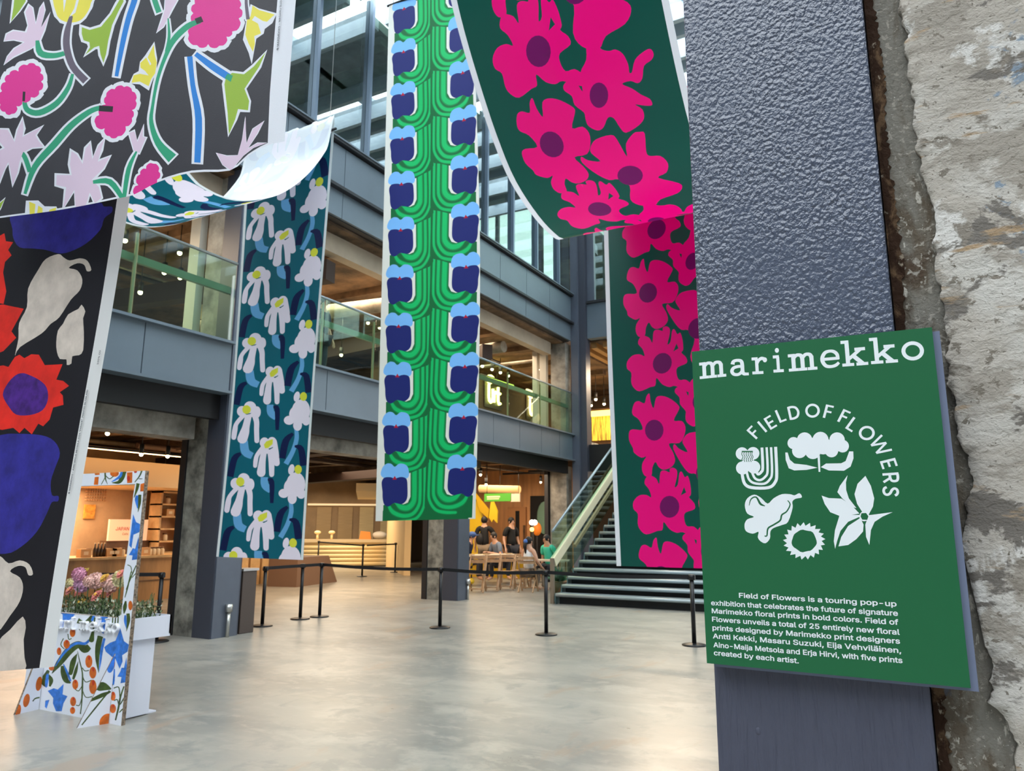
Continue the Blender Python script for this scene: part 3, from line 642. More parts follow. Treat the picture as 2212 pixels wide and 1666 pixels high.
# emblems
for cx_, cy_, r in ((412, 1006, 46), (492, 1004, 46), (416, 1110, 48), (497, 1104, 47)): wu(ell(cx_, cy_, r))
wu(rect(412, 990, 498, 1120))
for pth, w in (([(655, 957), (663, 1150), (652, 1212), (604, 1252), (482, 1252), (430, 1222), (412, 1150)], 22), ([(622, 960), (629, 1140), (613, 1192), (572, 1224), (500, 1220), (462, 1192), (446, 1140)], 17), ([(590, 960), (597, 1130), (578, 1175), (542, 1198), (505, 1184), (484, 1140)], 17), ([(556, 962), (562, 1108), (550, 1140), (528, 1155), (512, 1130)], 20)): wu(stroke(pth, w))
gu([(410, 986), (490, 986), (490, 996), (410, 996)])
for i, x in enumerate((415, 430, 446, 461, 476, 488)):
    gu(stroke([(x, 990), (x-5, 1010), (x+4, 1030), (x-4, 1048), (x+3, 1058+(8 if 0 < i < 5 else 0))], 5))
for cx_, cy_, r in ((785, 930, 44), (865, 908, 56), (980, 906, 58), (1100, 908, 56), (1140, 952, 46), (828, 985, 54), (925, 990, 56), (1060, 985, 48), (900, 950, 62), (1000, 950, 62), (1080, 950, 50)): wu(ell(cx_, cy_, r))
wu([(958, 1020), (975, 1020), (979, 1138), (966, 1138)])
wu([(725, 998), (742, 998), (758, 1050), (790, 1078), (880, 1088), (958, 1108), (880, 1124), (790, 1128), (750, 1112), (728, 1052)]); wu([(1217, 990), (1188, 990), (1162, 1060), (1130, 1076), (1020, 1078), (982, 1104), (1040, 1128), (1150, 1130), (1198, 1100), (1219, 1040)])
wu([(432, 1380), (450, 1330), (500, 1303), (548, 1325), (597, 1368), (640, 1330), (700, 1300), (760, 1300), (792, 1308), (828, 1293), (845, 1323), (800, 1333), (776, 1355), (778, 1400), (745, 1500), (702, 1523), (640, 1545), (617, 1572), (614, 1620), (582, 1655), (545, 1640), (526, 1610), (531, 1572), (490, 1586), (440, 1567), (430, 1520), (450, 1482), (498, 1464), (450, 1440)], 1)
gu(stroke([(463, 1382), (478, 1335), (515, 1322), (545, 1370), (578, 1385)], [4, 9, 11, 16, 5])); gu(stroke([(742, 1345), (760, 1375), (735, 1425), (700, 1450), (688, 1490), (640, 1522), (600, 1548), (592, 1600), (575, 1602)], [6, 9, 10, 12, 12, 12, 12, 10, 8]))
sun = []
for i in range(21):
    a = 2*math.pi*i/21; sun += [(862+126*math.cos(a), 298+110*math.sin(a)), (862+154*math.cos(a+.2), 298+136*math.sin(a+.2))]
wl(sun); gl([(862+(90+4*math.sin(5*a))*math.cos(a), 298+(80+4*math.cos(7*a))*math.sin(a)) for a in [2*math.pi*k/30 for k in range(30)]])
wu([(1176, 1163), (1164, 1215), (1166, 1270), (1185, 1330), (1240, 1400), (1215, 1395), (1140, 1333), (1102, 1285), (1120, 1240)]); wu([(988, 1310), (1040, 1328), (1130, 1332), (1200, 1375), (1262, 1440), (1200, 1452), (1120, 1458), (1050, 1430), (1010, 1370)])
wu([(1305, 1167), (1345, 1240), (1369, 1330), (1360, 1390), (1330, 1445), (1288, 1438), (1245, 1370), (1226, 1300), (1248, 1225)]); wu([(1502, 1430), (1430, 1462), (1372, 1500), (1345, 1560), (1334, 1668), (1310, 1610), (1304, 1520), (1330, 1452)])
wu([(1268, 1472), (1292, 1520), (1288, 1570), (1240, 1625), (1180, 1668), (1110, 1678), (1130, 1610), (1180, 1530)]); wu([(1118, 1452), (1262, 1450), (1262, 1464), (1180, 1500), (1125, 1565), (1100, 1640), (1086, 1695), (1076, 1640), (1085, 1560)])
wu(ell(1297, 1460, 36)); gu([(1276, 1438), (1310, 1436), (1327, 1460), (1318, 1486), (1282, 1484), (1270, 1462)])
# white text placed as raised vinyl, letters of the arc one by one
arc = [('F', 497, 852), ('I', 557, 812), ('E', 617, 780), ('L', 692, 730), ('D', 787, 708), ('O', 922, 695), ('F', 1036, 703), ('F', 1150, 738), ('L', 1212, 795), ('O', 1315, 857), ('W', 1412, 950), ('E', 1474, 1078), ('R', 1490, 1180), ('S', 1488, 1280)]
ap = [sg(zu([(x, y)]))[0] for _, x, y in arc]; Aa = np.array([[2*p[0], 2*p[1], 1] for p in ap]); bb = np.array([p[0]**2+p[1]**2 for p in ap]); sol = np.linalg.lstsq(Aa, bb, rcond=None)[0]; cc = sol[:2]
H_ = .168
AG = {'F': (.55, [rect(0, 0, .172, 1), rect(.1, .86, .56, 1), rect(.1, .43, .5, .57)]), 'I': (.15, [rect(0, 0, .172, 1)]), 'E': (.58, [rect(0, 0, .172, 1), rect(.1, .86, .58, 1), rect(.1, .43, .53, .57), rect(.1, 0, .58, .14)]), 'L': (.54, [rect(0, 0, .172, 1), rect(.1, 0, .54, .14)]),
      'D': (.8, [rect(0, 0, .172, 1), stroke([(.1, .93), (.35, .93), (.6, .82), (.72, .5), (.6, .18), (.35, .07), (.1, .07)], H_)]), 'O': (1.0, [stroke([(.5+.43*math.cos(2*math.pi*k/24), .5+.44*math.sin(2*math.pi*k/24)) for k in range(26)], H_, sm=False)]),
      'W': (1.34, [stroke([(.07, 1.0), (.36, .02)], .15), stroke([(.36, .02), (.67, .95)], .14), stroke([(.67, .95), (.98, .02)], .14), stroke([(.98, .02), (1.27, 1.0)], .15)]), 'R': (.68, [rect(0, 0, .172, 1), stroke([(.1, .93), (.36, .93), (.55, .86), (.6, .7), (.55, .53), (.36, .45), (.1, .45)], H_), stroke([(.36, .45), (.63, .0)], .16)]),
      'S': (.64, [stroke([(.57, .78), (.48, .89), (.32, .935), (.15, .88), (.08, .73), (.2, .58), (.44, .48), (.57, .33), (.54, .16), (.34, .065), (.14, .11), (.05, .24)], H_)])}
for (ch, _, _), p in zip(arc, ap):
    r = p-cc; r = r/np.hypot(*r); tx = np.array((r[1], -r[0])); w, shp = AG[ch]; hh = .0248
    for R in shp: LS.append((1, [p+tx*(q[0]-w/2)*hh*.98+r*(q[1]-.5)*hh for q in R]))
outS = [np.array((p.x, p.z)) for p in (c[0], c[1], c[2], c[3])]
o = print_mesh('printed_face', outS, LS, [M_green, M_white], lambda a, b: (a, YS, b), None, sign, smoothf=False)
m = MB(); m.prism([Vector((p[0], YS+.0005, p[1])) for p in outS], (0, .008, 0)); m.build('board', mat('board_green_edge', (40, 110, 72), .5), sign)
m = MB(); off = Vector((.014, 0, -.008)); m.prism([Vector((p[0], YS+.009, p[1]))+Vector((0.011, 0, -.006)) for p in outS], (0, .024, 0)); m.build('backing_board', M_edge, sign)
lines = [('Field of Flowers is a touring pop-up', 392, 708, 1530, 772), ('exhibition that celebrates the future of signature', 190, 762, 1540, 840), ('Marimekko floral prints in bold colors. Field of', 195, 820, 1543, 905), ('Flowers unveils a total of 25 entirely new floral', 197, 880, 1553, 977),
         ('prints designed by Marimekko print designers', 200, 942, 1555, 1042), ('Antti Kekki, Masaru Suzuki, Eija Vehviläinen,', 203, 1002, 1563, 1110), ('Aino-Maija Metsola and Erja Hirvi, with five prints', 207, 1066, 1573, 1182), ('created by each artist.', 210, 1124, 822, 1184)]
for s_, xa, ya, xb, yb in lines:
    a = sg(zl([(xa, ya)]))[0]; b = sg(zl([(xb, yb)]))[0]
    text('lettering', s_, (a[0], YS-.0004, a[1]), (b[0]-a[0], 0, b[1]-a[1]), (0, 0, 1), .0163, M_white, sign, ext=0, dil=.0003, width=float(np.hypot(*(b-a))))

# ================================================================== hanging printed cloths
WHITE = (232, 234, 240)
def A3(p): return np.array(tuple(p), float)
def pxl(sheet, layers, vr=None):
    out = []
    for mi, R in layers:
        g = None; Q = []
        for p in R:
            q = sheet.inv(p[0], p[1], vr=vr); Q.append(q)
        out.append((mi, Q))
    return out
def hang(parent, pl, pr, rodm, wirem, up=12.5, wires=(0.05, .95)):
    m = MB(); pl, pr = Vector(pl), Vector(pr); d = (pr-pl).normalized(); m.tube([pl-d*.03, pr+d*.03], .016); m.build('rod', rodm, parent)
    for w in wires:
        q = pl+(pr-pl)*w; MB().tube([q, (q.x, q.y, up)], .004, 5).build('wire', wirem, parent)
M_rod = mat('rod', (60, 62, 66), .4, .8); M_wire = mat('wire', (190, 195, 195), .4, .5)

# --- cloth with cut-paper flowers on charcoal, nearest, upper left
cA = [cloth_mat('charcoal_cloth', (58, 57, 64), vary=(3, .08)), cloth_mat('white_cloth', (226, 229, 238)), cloth_mat('magenta_print', (224, 52, 148)), cloth_mat('pale_pink_print', (222, 200, 221)),
      cloth_mat('green_print', (50, 160, 122)), cloth_mat('blue_print', (44, 130, 214)), cloth_mat('lime_print', (152, 184, 66)), cloth_mat('yellow_print', (232, 220, 84)), cloth_mat('plum_print', (104, 94, 110)), cloth_mat('ink_print', (40, 42, 46))]
A = Sheet([A3(onY(0, 475, 1.2)-Vector((.2, 0, -.06))), A3((-2.76, 1.2, 4.6))], [A3((-1.30, 1.2, 2.49)), A3((-1.30, 1.2, 4.6))],
          ripple=lambda u, v: .008*math.sin(u*7+v*1.5)*min(1, .3+v)+.006*math.sin(v*3+1))
A.L[0][2] = A.R[0][2] = 2.40
A = Sheet([A3((-2.76, 1.2, 2.40)), A3((-2.76, 1.2, 4.6))], [A3((-1.30, 1.2, 2.40)), A3((-1.30, 1.2, 4.6))], W=1.46, n=3, ripple=A.ripple)
z = zz(0, 0, 3.456); La = []
def flw(mi, P, o=22, s=3, lob=0, amp=.3, jit=4):
    P = lobes(P, amp) if lob else smooth(P, s) if s else P
    La.append((1, z(offs(P, o, jit)))); return (mi, z(P))
top = []
def put(mi, P, **k): top.append(flw(mi, P, **k))
def stem(mi, P, w, o=15, cap=6):
    w = w if isinstance(w, (list, tuple)) else [w]*len(P)
    a, b = np.array(P[-2], float), np.array(P[-1], float); d = (b-a)/np.hypot(*(b-a))
    P2 = list(P[:-1])+[tuple(b+d*cap*2)]
    La.append((1, z(stroke(P2, [q+2*o for q in w])))); top.append((mi, z(stroke(P, w))))
put(6, [(115, -60), (190, -40), (190, 10), (150, 80), (90, 165), (105, 60)], s=0, o=12)
put(3, [(190, 90), (215, 40), (235, 55), (262, 180), (290, 60), (310, 20), (322, 70), (300, 200), (360, 88), (320, 220), (285, 320), (230, 365), (180, 390), (110, 430), (50, 485), (70, 430), (120, 370), (190, 315), (110, 300), (45, 310), (60, 260), (110, 235), (200, 245), (212, 190)], s=0, o=10)
put(7, [(395, -60), (660, -60), (655, 10), (640, 60), (590, 130), (520, 155), (440, 140), (400, 80)], o=20)
stem(8, [(510, 105), (482, 230), (482, 350), (530, 490), (630, 600)], [25, 45, 50, 50, 55])
stem(4, [(275, 300), (300, 395), (390, 410), (465, 390)], [25, 48, 40, 35])
stem(4, [(530, 545), (500, 650), (420, 770), (300, 845), (215, 825), (192, 745)], [22, 34, 42, 45, 40, 25])
put(2, [(210, 490), (270, 490), (300, 545), (308, 610), (295, 680), (240, 730), (180, 765), (140, 800), (105, 860), (60, 845), (25, 790), (35, 690), (60, 620), (85, 565), (150, 540)], lob=1, o=30)
top.append((9, z(stroke([(192, 690), (190, 762)], 18))))
put(6, [(590, 190), (650, 212), (740, 190), (820, 100), (870, 20), (910, -40), (920, 10), (880, 80), (830, 180), (800, 300), (785, 400), (765, 465), (740, 400), (728, 335), (690, 345), (620, 400), (655, 345), (650, 305), (605, 290), (590, 240)], s=0, o=18)
stem(5, [(1025, -60), (1005, 20), (960, 150), (915, 340), (872, 572)], [50, 48, 46, 42, 30], o=22)
stem(4, [(1155, -60), (1170, 10), (1205, 105)], 42)
put(3, [(1255, -50), (1380, -50), (1350, 0), (1300, 85), (1272, 150), (1240, 212), (1188, 250), (1225, 170), (1250, 85)], s=0, o=8)
put(2, [(1540, -30), (1650, -60), (1760, -10), (1790, 60), (1785, 140), (1740, 240), (1700, 280), (1650, 350), (1570, 340), (1490, 350), (1430, 275), (1480, 200), (1460, 110), (1470, 40)], lob=1, o=30)
stem(4, [(1510, 168), (1420, 210), (1320, 310), (1260, 430), (1200, 600), (1162, 800), (1152, 930), (1205, 1080), (1310, 1195)], [35, 44, 44, 30, 26, 24, 34, 52, 80], o=17)
stem(4, [(1275, 150), (1284, 290), (1262, 400)], [10, 22, 20], o=12)
top.append((9, z(stroke([(1478, 172), (1525, 152)], 44))))
La.append((1, z([(1868, 28), (1930, 60), (2062, 95), (2030, 170), (1975, 215), (1968, 250), (1915, 290), (1885, 485), (1862, 400), (1818, 300), (1835, 180), (1850, 100)])))
top.append((7, z([(1882, 38), (1930, 72), (2045, 104), (1990, 160), (1960, 155), (1900, 118), (1880, 150), (1925, 175), (1948, 250), (1900, 270), (1905, 330), (1893, 390), (1860, 330), (1835, 262), (1845, 150), (1870, 120)])))
stem(8, [(1838, -60), (1836, 20), (1852, 145)], [20, 22, 26], o=10)
La.append((1, z([(1172, 322), (1195, 450), (1190, 560), (1165, 600), (1132, 688), (1060, 640), (975, 630), (1010, 560), (1050, 540), (1060, 470), (1100, 425)])))
top.append((7, z([(1168, 345), (1175, 420), (1192, 480), (1180, 560), (1150, 600), (1130, 655), (1060, 618), (995, 625), (1010, 570), (1060, 560), (1130, 575), (1100, 540), (1065, 515), (1062, 480), (1110, 440), (1140, 500), (1150, 490), (1120, 440)])))
put(2, [(860, 668), (935, 655), (1000, 690), (1028, 760), (1000, 830), (1000, 890), (950, 950), (890, 1022), (825, 1020), (785, 960), (712, 925), (740, 860), (792, 780), (792, 720)], lob=1, o=30, amp=.26)
stem(4, [(750, 803), (660, 835), (530, 935), (410, 1080), (275, 1250), (205, 1455)], [34, 42, 48, 50, 42, 22])
stem(4, [(150, 1125), (200, 1175), (240, 1290)], [30, 34, 34])
top.append((9, z(stroke([(738, 808), (848, 818)], 44))))
stem(5, [(1730, 590), (1600, 505), (1480, 415)], [52, 50, 34], o=20)
stem(5, [(1438, 435), (1462, 650), (1505, 900), (1495, 1225)], [40, 36, 50, 46], o=20)
put(6, [(1985, 390), (1940, 500), (1835, 670), (1870, 760), (1862, 830), (1790, 822), (1770, 900), (1725, 1012), (1715, 850), (1690, 640), (1700, 590), (1745, 552), (1830, 560), (1900, 500)], s=0, o=16)
top.append((4, z([(1712, 558), (1750, 572), (1735, 620), (1692, 592)])))
put(3, [(185, 895), (192, 970), (185, 1030), (320, 948), (275, 1015), (300, 1060), (330, 1098), (250, 1110), (190, 1145), (165, 1220), (150, 1300), (118, 1388), (100, 1270), (85, 1220), (60, 1270), (10, 1390), (-20, 1380), (-40, 1170), (60, 1115), (15, 1060), (8, 975), (80, 980), (130, 1070), (150, 980)], s=0, o=12)
put(3, [(535, 1130), (575, 1155), (620, 1225), (640, 1110), (675, 1070), (692, 1190), (740, 1090), (785, 1040), (760, 1120), (735, 1210), (828, 1172), (780, 1260), (690, 1345), (745, 1400), (765, 1480), (715, 1520), (675, 1440), (640, 1560), (575, 1590), (560, 1420), (480, 1560), (500, 1400), (428, 1385), (430, 1310), (540, 1310), (525, 1230)], s=0, o=14)
stem(4, [(700, 1362), (830, 1362), (930, 1490)], [26, 44, 34])
stem(4, [(1042, 1130), (975, 1270), (938, 1490)], [12, 36, 30])
put(3, [(980, 1000), (1020, 988), (1045, 1070), (1090, 940), (1085, 1030), (1108, 1040), (1060, 1150), (1015, 1130)], s=0, o=9)
put(2, [(1165, 1232), (1205, 1290), (1195, 1350), (1100, 1415), (1020, 1465), (1050, 1390), (1065, 1310), (1110, 1270)], lob=1, o=18)
put(3, [(1845, 880), (1850, 1080), (1900, 970), (1978, 908), (1930, 1000), (1862, 1118), (1930, 1075), (2000, 1072), (1900, 1110), (1830, 1170), (1740, 1280), (1680, 1240), (1635, 1150), (1710, 1175), (1790, 1168), (1820, 1050)], s=0, o=4)
La.append((1, z([(212, 1505), (300, 1502), (345, 1545), (430, 1545), (470, 1640), (200, 1660)])))
for q in ([(235, 1512), (280, 1530), (270, 1640), (240, 1640)], [(300, 1540), (330, 1560), (330, 1640), (285, 1640)], [(380, 1570), (430, 1552), (410, 1640), (360, 1640)]): top.append((7, z(q)))
put(6, [(-60, 1570), (0, 1545), (60, 1495), (30, 1560), (0, 1600)], s=0, o=10)
La.append((1, z([(450, -30), (480, -30), (465, 95)])))
top.append((1, z([(448, -60), (478, -60), (455, 80)]))); top.append((1, z([(555, -60), (575, -60), (540, 80), (495, 115), (530, 50)])))
La.append((1, z([(2068, -80), (2240, -80), (2190, 600), (2125, 1300), (2000, 1300), (2020, 700)])))
LA = pxl(A, La+top)
edge = A.inv(612, 312)[0]
hem = smooth([A.inv(a/3.456, b/3.456) for a, b in [(-300, 1690), (0, 1640), (400, 1580), (900, 1485), (1020, 1458), (1200, 1370), (1450, 1300), (1730, 1282), (1870, 1170), (2000, 1092), (2132, 1060)]], 3, False)
hem = [h for h in hem if h[0] > 0]; hem[0][0] = 0
outl = [np.array((0, 2.2)), np.array((0, hem[0][1]))]+hem[1:]+[np.array((hem[-1][0], 2.2))]
LA = [(1, stroke([(h[0], h[1]) for h in hem], .012, sm=False))]+LA
rootA = thing('hanging_cloth', (-2.0, 1.2, 2.4), 'charcoal cloth banner with magenta, pale pink and lime cut-paper flowers, nearest at upper left', 'fabric banner', 'printed cloth banners hanging in the atrium')
print_mesh('cloth', outl, LA, cA, A.P, (.06, .06), rootA)
hang(rootA, (-2.76, 1.2, 4.6), (-1.30, 1.2, 4.6), M_rod, M_wire)
M_ink = mat('selvage_ink', (70, 74, 84), .7)
pa, pb = onY(2078/3.456, 372/3.456, 1.198), onY(2100/3.456, 0, 1.198)
text('selvage_lettering', '© MARIMEKKO - MASARU SUZUKI', pa, (0, 0, 1), (-1, 0, 0), .012, M_ink, rootA, ext=.0003, bold=.0002, width=(pb-pa).length*27/24.5)

# --- cloth with red, blue and cream painted shapes on black, below the charcoal one
cB = [cloth_mat('black_cloth', (27, 25, 32), vary=(3, .1)), cloth_mat('ivory_selvage', (222, 223, 224)), cloth_mat('red_print', (226, 44, 34), vary=(9, .1)), cloth_mat('violet_blue_print', (50, 46, 142), vary=(14, .16)),
      cloth_mat('cream_print', (212, 200, 190), vary=(14, .08)), cloth_mat('purple_print', (74, 36, 128), vary=(20, .25))]
bR0, bR1 = onY(120, 1440, 1.36), onY(284, 430, 1.36)
dB = Vector((-1, -.05, 0)).normalized()*1.45
B = Sheet([A3(bR0+dB+Vector((0, 0, -.19))), A3(bR1+dB+(bR1-bR0)*.25)], [A3(bR0), A3(bR1+(bR1-bR0)*.25)], n=4, ripple=lambda u, v: .008*math.sin(u*5+.6)+.004*math.sin(v*4))
z2, z3 = zz(0, 420, 3.471), zz(0, 880, 2.314)
def sm3(P, f=3): return smooth(P, f)
def SP(c, r, k, a0=0, j=.25):                         # spiky ring
    out = []
    for i in range(k):
        a = a0+2*math.pi*i/k; out += [(c[0]+r*.8*math.cos(a), c[1]+r*.8*math.sin(a)), (c[0]+r*(1+.06*math.sin(i*5))*math.cos(a+math.pi/k*1.1), c[1]+r*(1+.06*math.sin(i*5))*math.sin(a+math.pi/k*1.1))]
    return out
Lb = [(3, z2(sm3([(60, 150), (75, 250), (80, 320), (125, 390), (230, 400), (330, 412), (430, 440), (520, 430), (650, 370), (760, 270), (792, 185), (850, 140), (852, 98), (790, 95), (740, 60), (400, 20), (150, 40)]))),
      (2, z2([(-700, 480), (-90, 260), (-60, 330), (15, 285), (25, 345), (78, 352), (40, 410), (65, 450), (15, 500), (0, 580), (22, 720), (0, 815), (-200, 780), (-500, 800)])),
      (2, z2([(-400, 900), (-200, 830), (0, 820), (155, 852), (60, 1022), (98, 1070), (0, 1170), (-200, 1250), (-400, 1200)])),
      (4, z2(sm3([(430, 445), (470, 470), (520, 495), (600, 480), (660, 500), (690, 568), (655, 577), (635, 530), (580, 517), (512, 550), (580, 570), (620, 640), (600, 720), (530, 790), (440, 920), (370, 970), (300, 1040), (130, 1140), (90, 1205), (115, 1080), (120, 960), (180, 840), (190, 700), (270, 560), (330, 480)]))),
      (4, z2(sm3([(615, 828), (645, 880), (628, 930), (635, 1030), (632, 1170), (600, 1208), (548, 1215), (542, 1270), (505, 1280), (502, 1238), (450, 1235), (425, 1180), (418, 1110), (430, 1020), (470, 970), (510, 900), (590, 860)], 2))),
      (2, z2([(-90, 1290), (0, 1278), (40, 1290), (90, 1215), (125, 1198), (165, 1225), (220, 1196), (280, 1200), (330, 1280), (472, 1274), (425, 1390), (480, 1400), (527, 1438), (455, 1485), (480, 1510), (487, 1580), (405, 1600), (380, 1690), (330, 1740), (290, 1720), (240, 1800), (180, 1750), (140, 1790), (90, 1750), (0, 1765), (-90, 1740), (-230, 1700), (-260, 1500), (-200, 1350)])),
      (5, z2(sm3([(100, 1352), (150, 1338), (200, 1350), (290, 1392), (350, 1450), (362, 1540), (320, 1620), (220, 1655), (110, 1650), (50, 1590), (0, 1500), (40, 1410)]))),
      (3, z3(sm3([(-220, 300), (-150, 180), (0, 137), (80, 132), (210, 140), (280, 170), (312, 230), (290, 300), (268, 370), (275, 440), (308, 444), (306, 471), (275, 475), (250, 530), (200, 620), (120, 695), (30, 733), (-100, 700), (-220, 500)]))),
      (4, z3(sm3([(-120, 900), (-60, 760), (0, 742), (50, 780), (110, 765), (160, 785), (180, 833), (155, 838), (140, 800), (100, 793), (58, 820), (110, 850), (128, 900), (110, 970), (60, 1040), (-20, 1130), (-130, 1100)]))),
      (4, z3(sm3([(126, 1045), (142, 1100), (130, 1160), (134, 1250), (133, 1320), (-20, 1320), (-20, 1190), (60, 1110)], 2)))]
# beyond the left edge of the photo the same shapes go on
LB = pxl(B, Lb)
for mi, q in list(LB):
    if len(q) > 20 and mi in (4, 3, 5, 2): LB.append((mi, [p-np.array((.72, .21)) for p in q]))
sl = [B.inv(a, b)[0] for a, b in ((262, 430), (178, 900), (84, 1435))]; sw = B.W-sum(sl)/3
LB.append((1, [(B.W-sw*.95, -.1), (B.W+.1, -.1), (B.W+.1, 2.5), (B.W-sw*.95, 2.5)]))
rootB = thing('hanging_cloth', (bR0.x-.7, 1.3, 1.2), 'black cloth banner with red flower, blue round shapes and cream pods, lower left edge', 'fabric banner', 'printed cloth banners hanging in the atrium')
print_mesh('cloth', rect(0, 0, B.W, B.len), LB, cB, B.P, (.08, .08), rootB)
hang(rootB, Vector(B.P0(0, B.len)), Vector(B.P0(B.W, B.len)), M_rod, M_wire)
def on_sheet(sh, x, y, off=.004):
    u, v = sh.inv(x, y); return Vector(sh.P(u, v)), u, v
q0, _, _ = on_sheet(B, 152, 1068); q1, _, _ = on_sheet(B, 187, 855); q2, _, _ = on_sheet(B, 200, 800); dz = Vector((0, -.004, 0))
text('selvage_lettering', '© MARIMEKKO - AINO MAIJA METSOLA 2024 "PARADE"  PRINTED IN FINLAND', q0+dz+Vector((.020, 0, 0)), q1-q0, Vector((-1, 0, 0)), .014, M_ink, rootB, ext=.0003, bold=.0003, width=(q1-q0).length*1.05)
q3, _, _ = on_sheet(B, 210, 790); text('selvage_lettering', '100% CO', q3+dz+Vector((.020, 0, 0)), q1-q0, Vector((-1, 0, 0)), .014, M_ink, rootB, ext=.0003, bold=.0003)

# --- teal cloth with pale daisies: a strip that swoops up from its rod
tealR = [onY(655, 1210, 6.55), onY(680, 820, 6.35), onY(722, 276, 6.1)]
tealL = [onY(467, 1203, 6.55), onY(504, 820, 6.35), onY(533, 340, 6.1)]
sw = [(5.985, 5.95), (5.70, 5.50), (5.335, 5.12), (4.973, 4.90), (4.69, 4.80), (4.42, 4.79), (4.24, 4.84), (3.9, 5.1), (3.6, 5.5), (3.35, 6.0), (3.25, 6.5)]
kR = [A3(p) for p in tealR]+[np.array((-5.75, y, z_)) for y, z_ in sw]
kL = [A3(p) for p in tealL]+[np.array((-7.2, y, z_)) for y, z_ in sw]
C = Sheet(kL, kR, n=10, ripple=lambda u, v: .012*math.sin(u*9)*max(0, 1-abs(v-2.2)/2.2))
cC = [cloth_mat('teal_cloth', (9, 98, 116), back=(226, 234, 240)), cloth_mat('hem_white', (225, 232, 236)), cloth_mat('daisy_print', (238, 230, 246), back=(236, 234, 242)), cloth_mat('daisy_yellow', (224, 226, 70), back=(226, 232, 228)),
      cloth_mat('sky_print', (104, 170, 222), back=(218, 230, 240)), cloth_mat('navy_print', (12, 28, 74), back=(212, 222, 234))]
z5 = zz(440, 780, 3.47)
unit = {'P': [(4, stroke([(250, 1145), (262, 1230), (312, 1262)], [60, 62, 50])), (5, stroke([(228, 1242), (178, 1285), (145, 1420)], [22, 50, 52])),
              (2, ell(300, 890, 44, 50)), (2, ell(243, 918, 40, 42)), (2, ell(348, 925, 30, 45)), (2, stroke([(262, 940), (200, 1010), (185, 1060), (175, 1118)], [32, 32, 42, 40], rnd=True)),
              (2, stroke([(290, 940), (270, 1030), (258, 1080), (240, 1130)], [46, 50, 66, 74], rnd=True)), (2, stroke([(328, 935), (345, 1000), (345, 1060), (347, 1145)], [44, 40, 38, 38], rnd=True)),
              (2, ell(290, 935, 60, 30)), (0, [(248, 925), (275, 945), (300, 940), (316, 925), (308, 932), (275, 936)]), (3, ell(275, 905, 30, 34))],
        'Q': [(4, stroke([(455, 870), (460, 930), (505, 968)], [56, 60, 50])), (5, stroke([(482, 893), (512, 905), (512, 1065)], [16, 40, 26])),
              (2, ell(455, 610, 38, 40)), (2, ell(515, 605, 36, 38)), (2, stroke([(445, 640), (400, 700), (388, 740), (383, 785)], [32, 32, 34, 30], rnd=True)), (2, stroke([(455, 660), (440, 740), (430, 835)], [46, 52, 68], rnd=True)),
              (2, stroke([(500, 660), (510, 740), (512, 850)], [50, 46, 38], rnd=True)), (2, stroke([(535, 600), (545, 680), (550, 765)], [34, 40, 44], rnd=True)), (2, ell(490, 650, 55, 45)),
              (0, [(486, 655), (510, 648), (524, 640), (520, 650), (495, 663)]), (3, [(450, 625), (470, 600), (522, 582), (520, 620), (485, 650), (460, 652)])],
        'R': [(4, stroke([(650, 1055), (655, 1130), (625, 1230), (575, 1322)], [28, 34, 34, 38])), (5, stroke([(628, 1092), (575, 1150), (548, 1280)], [22, 50, 48])), (5, stroke([(640, 1188), (690, 1210), (712, 1335)], [14, 50, 56])),
              (2, ell(655, 812, 22, 40, rot=.2)), (2, ell(690, 925, 72, 92)), (2, ell(640, 950, 40, 60)), (2, ell(600, 992, 38, 34)), (2, ell(730, 995, 34, 38)), (2, ell(662, 1030, 34, 42)), (3, ell(706, 812, 28, 34))]}
pit = C.inv(*z5([(330, 360)])[0], vr=(0, 4))[1]-C.inv(*z5([(275, 905)])[0], vr=(0, 4))[1]
LC = []
for kk, shapes in unit.items():
    base = pxl(C, [(mi, z5(R)) for mi, R in shapes], vr=(0, 3))
    for k in range(-2, int(C.len/pit)+2):
        LC += [(mi, [p+np.array((0, k*pit)) for p in R]) for mi, R in base]
def remap(layers, v0, pitch, ks, vs):
    us = [v0+k*pitch for k in ks]; us = [us[0]-5]+us+[us[-1]+8]; vs = [vs[0]-5]+vs+[vs[-1]+8]
    return [(mi, [np.array((p[0], np.interp(p[1], us, vs))) for p in R]) for mi, R in layers]
p0_ = C.inv(*z5([(275, 905)])[0], vr=(0, 3))[1]
LC = remap(LC, p0_, pit, [0, 1, 2, 3, 4], [C.inv(x, y, vr=(0, 5.2))[1] for x, y in ((519, 1041), (535, 885), (550, 737), (562, 592), (573, 453))])
LC += [(1, rect(-.1, -.1, .045, C.len+.1)), (1, rect(C.W-.04, -.1, C.W+.1, C.len+.1))]
rootC = thing('hanging_cloth', (-7.0, 6.5, 1.2), 'teal cloth banner with pale lilac daisies, swooping up to the left of the cactus-green one', 'fabric banner', 'printed cloth banners hanging in the atrium')
print_mesh('cloth', rect(0, 0, C.W, C.len), LC, cC, C.P, (.12, .06), rootC)
hang(rootC, tealL[2]+Vector((0, 0, -.02)), tealR[2]+Vector((0, 0, -.02)), M_rod, M_wire); 

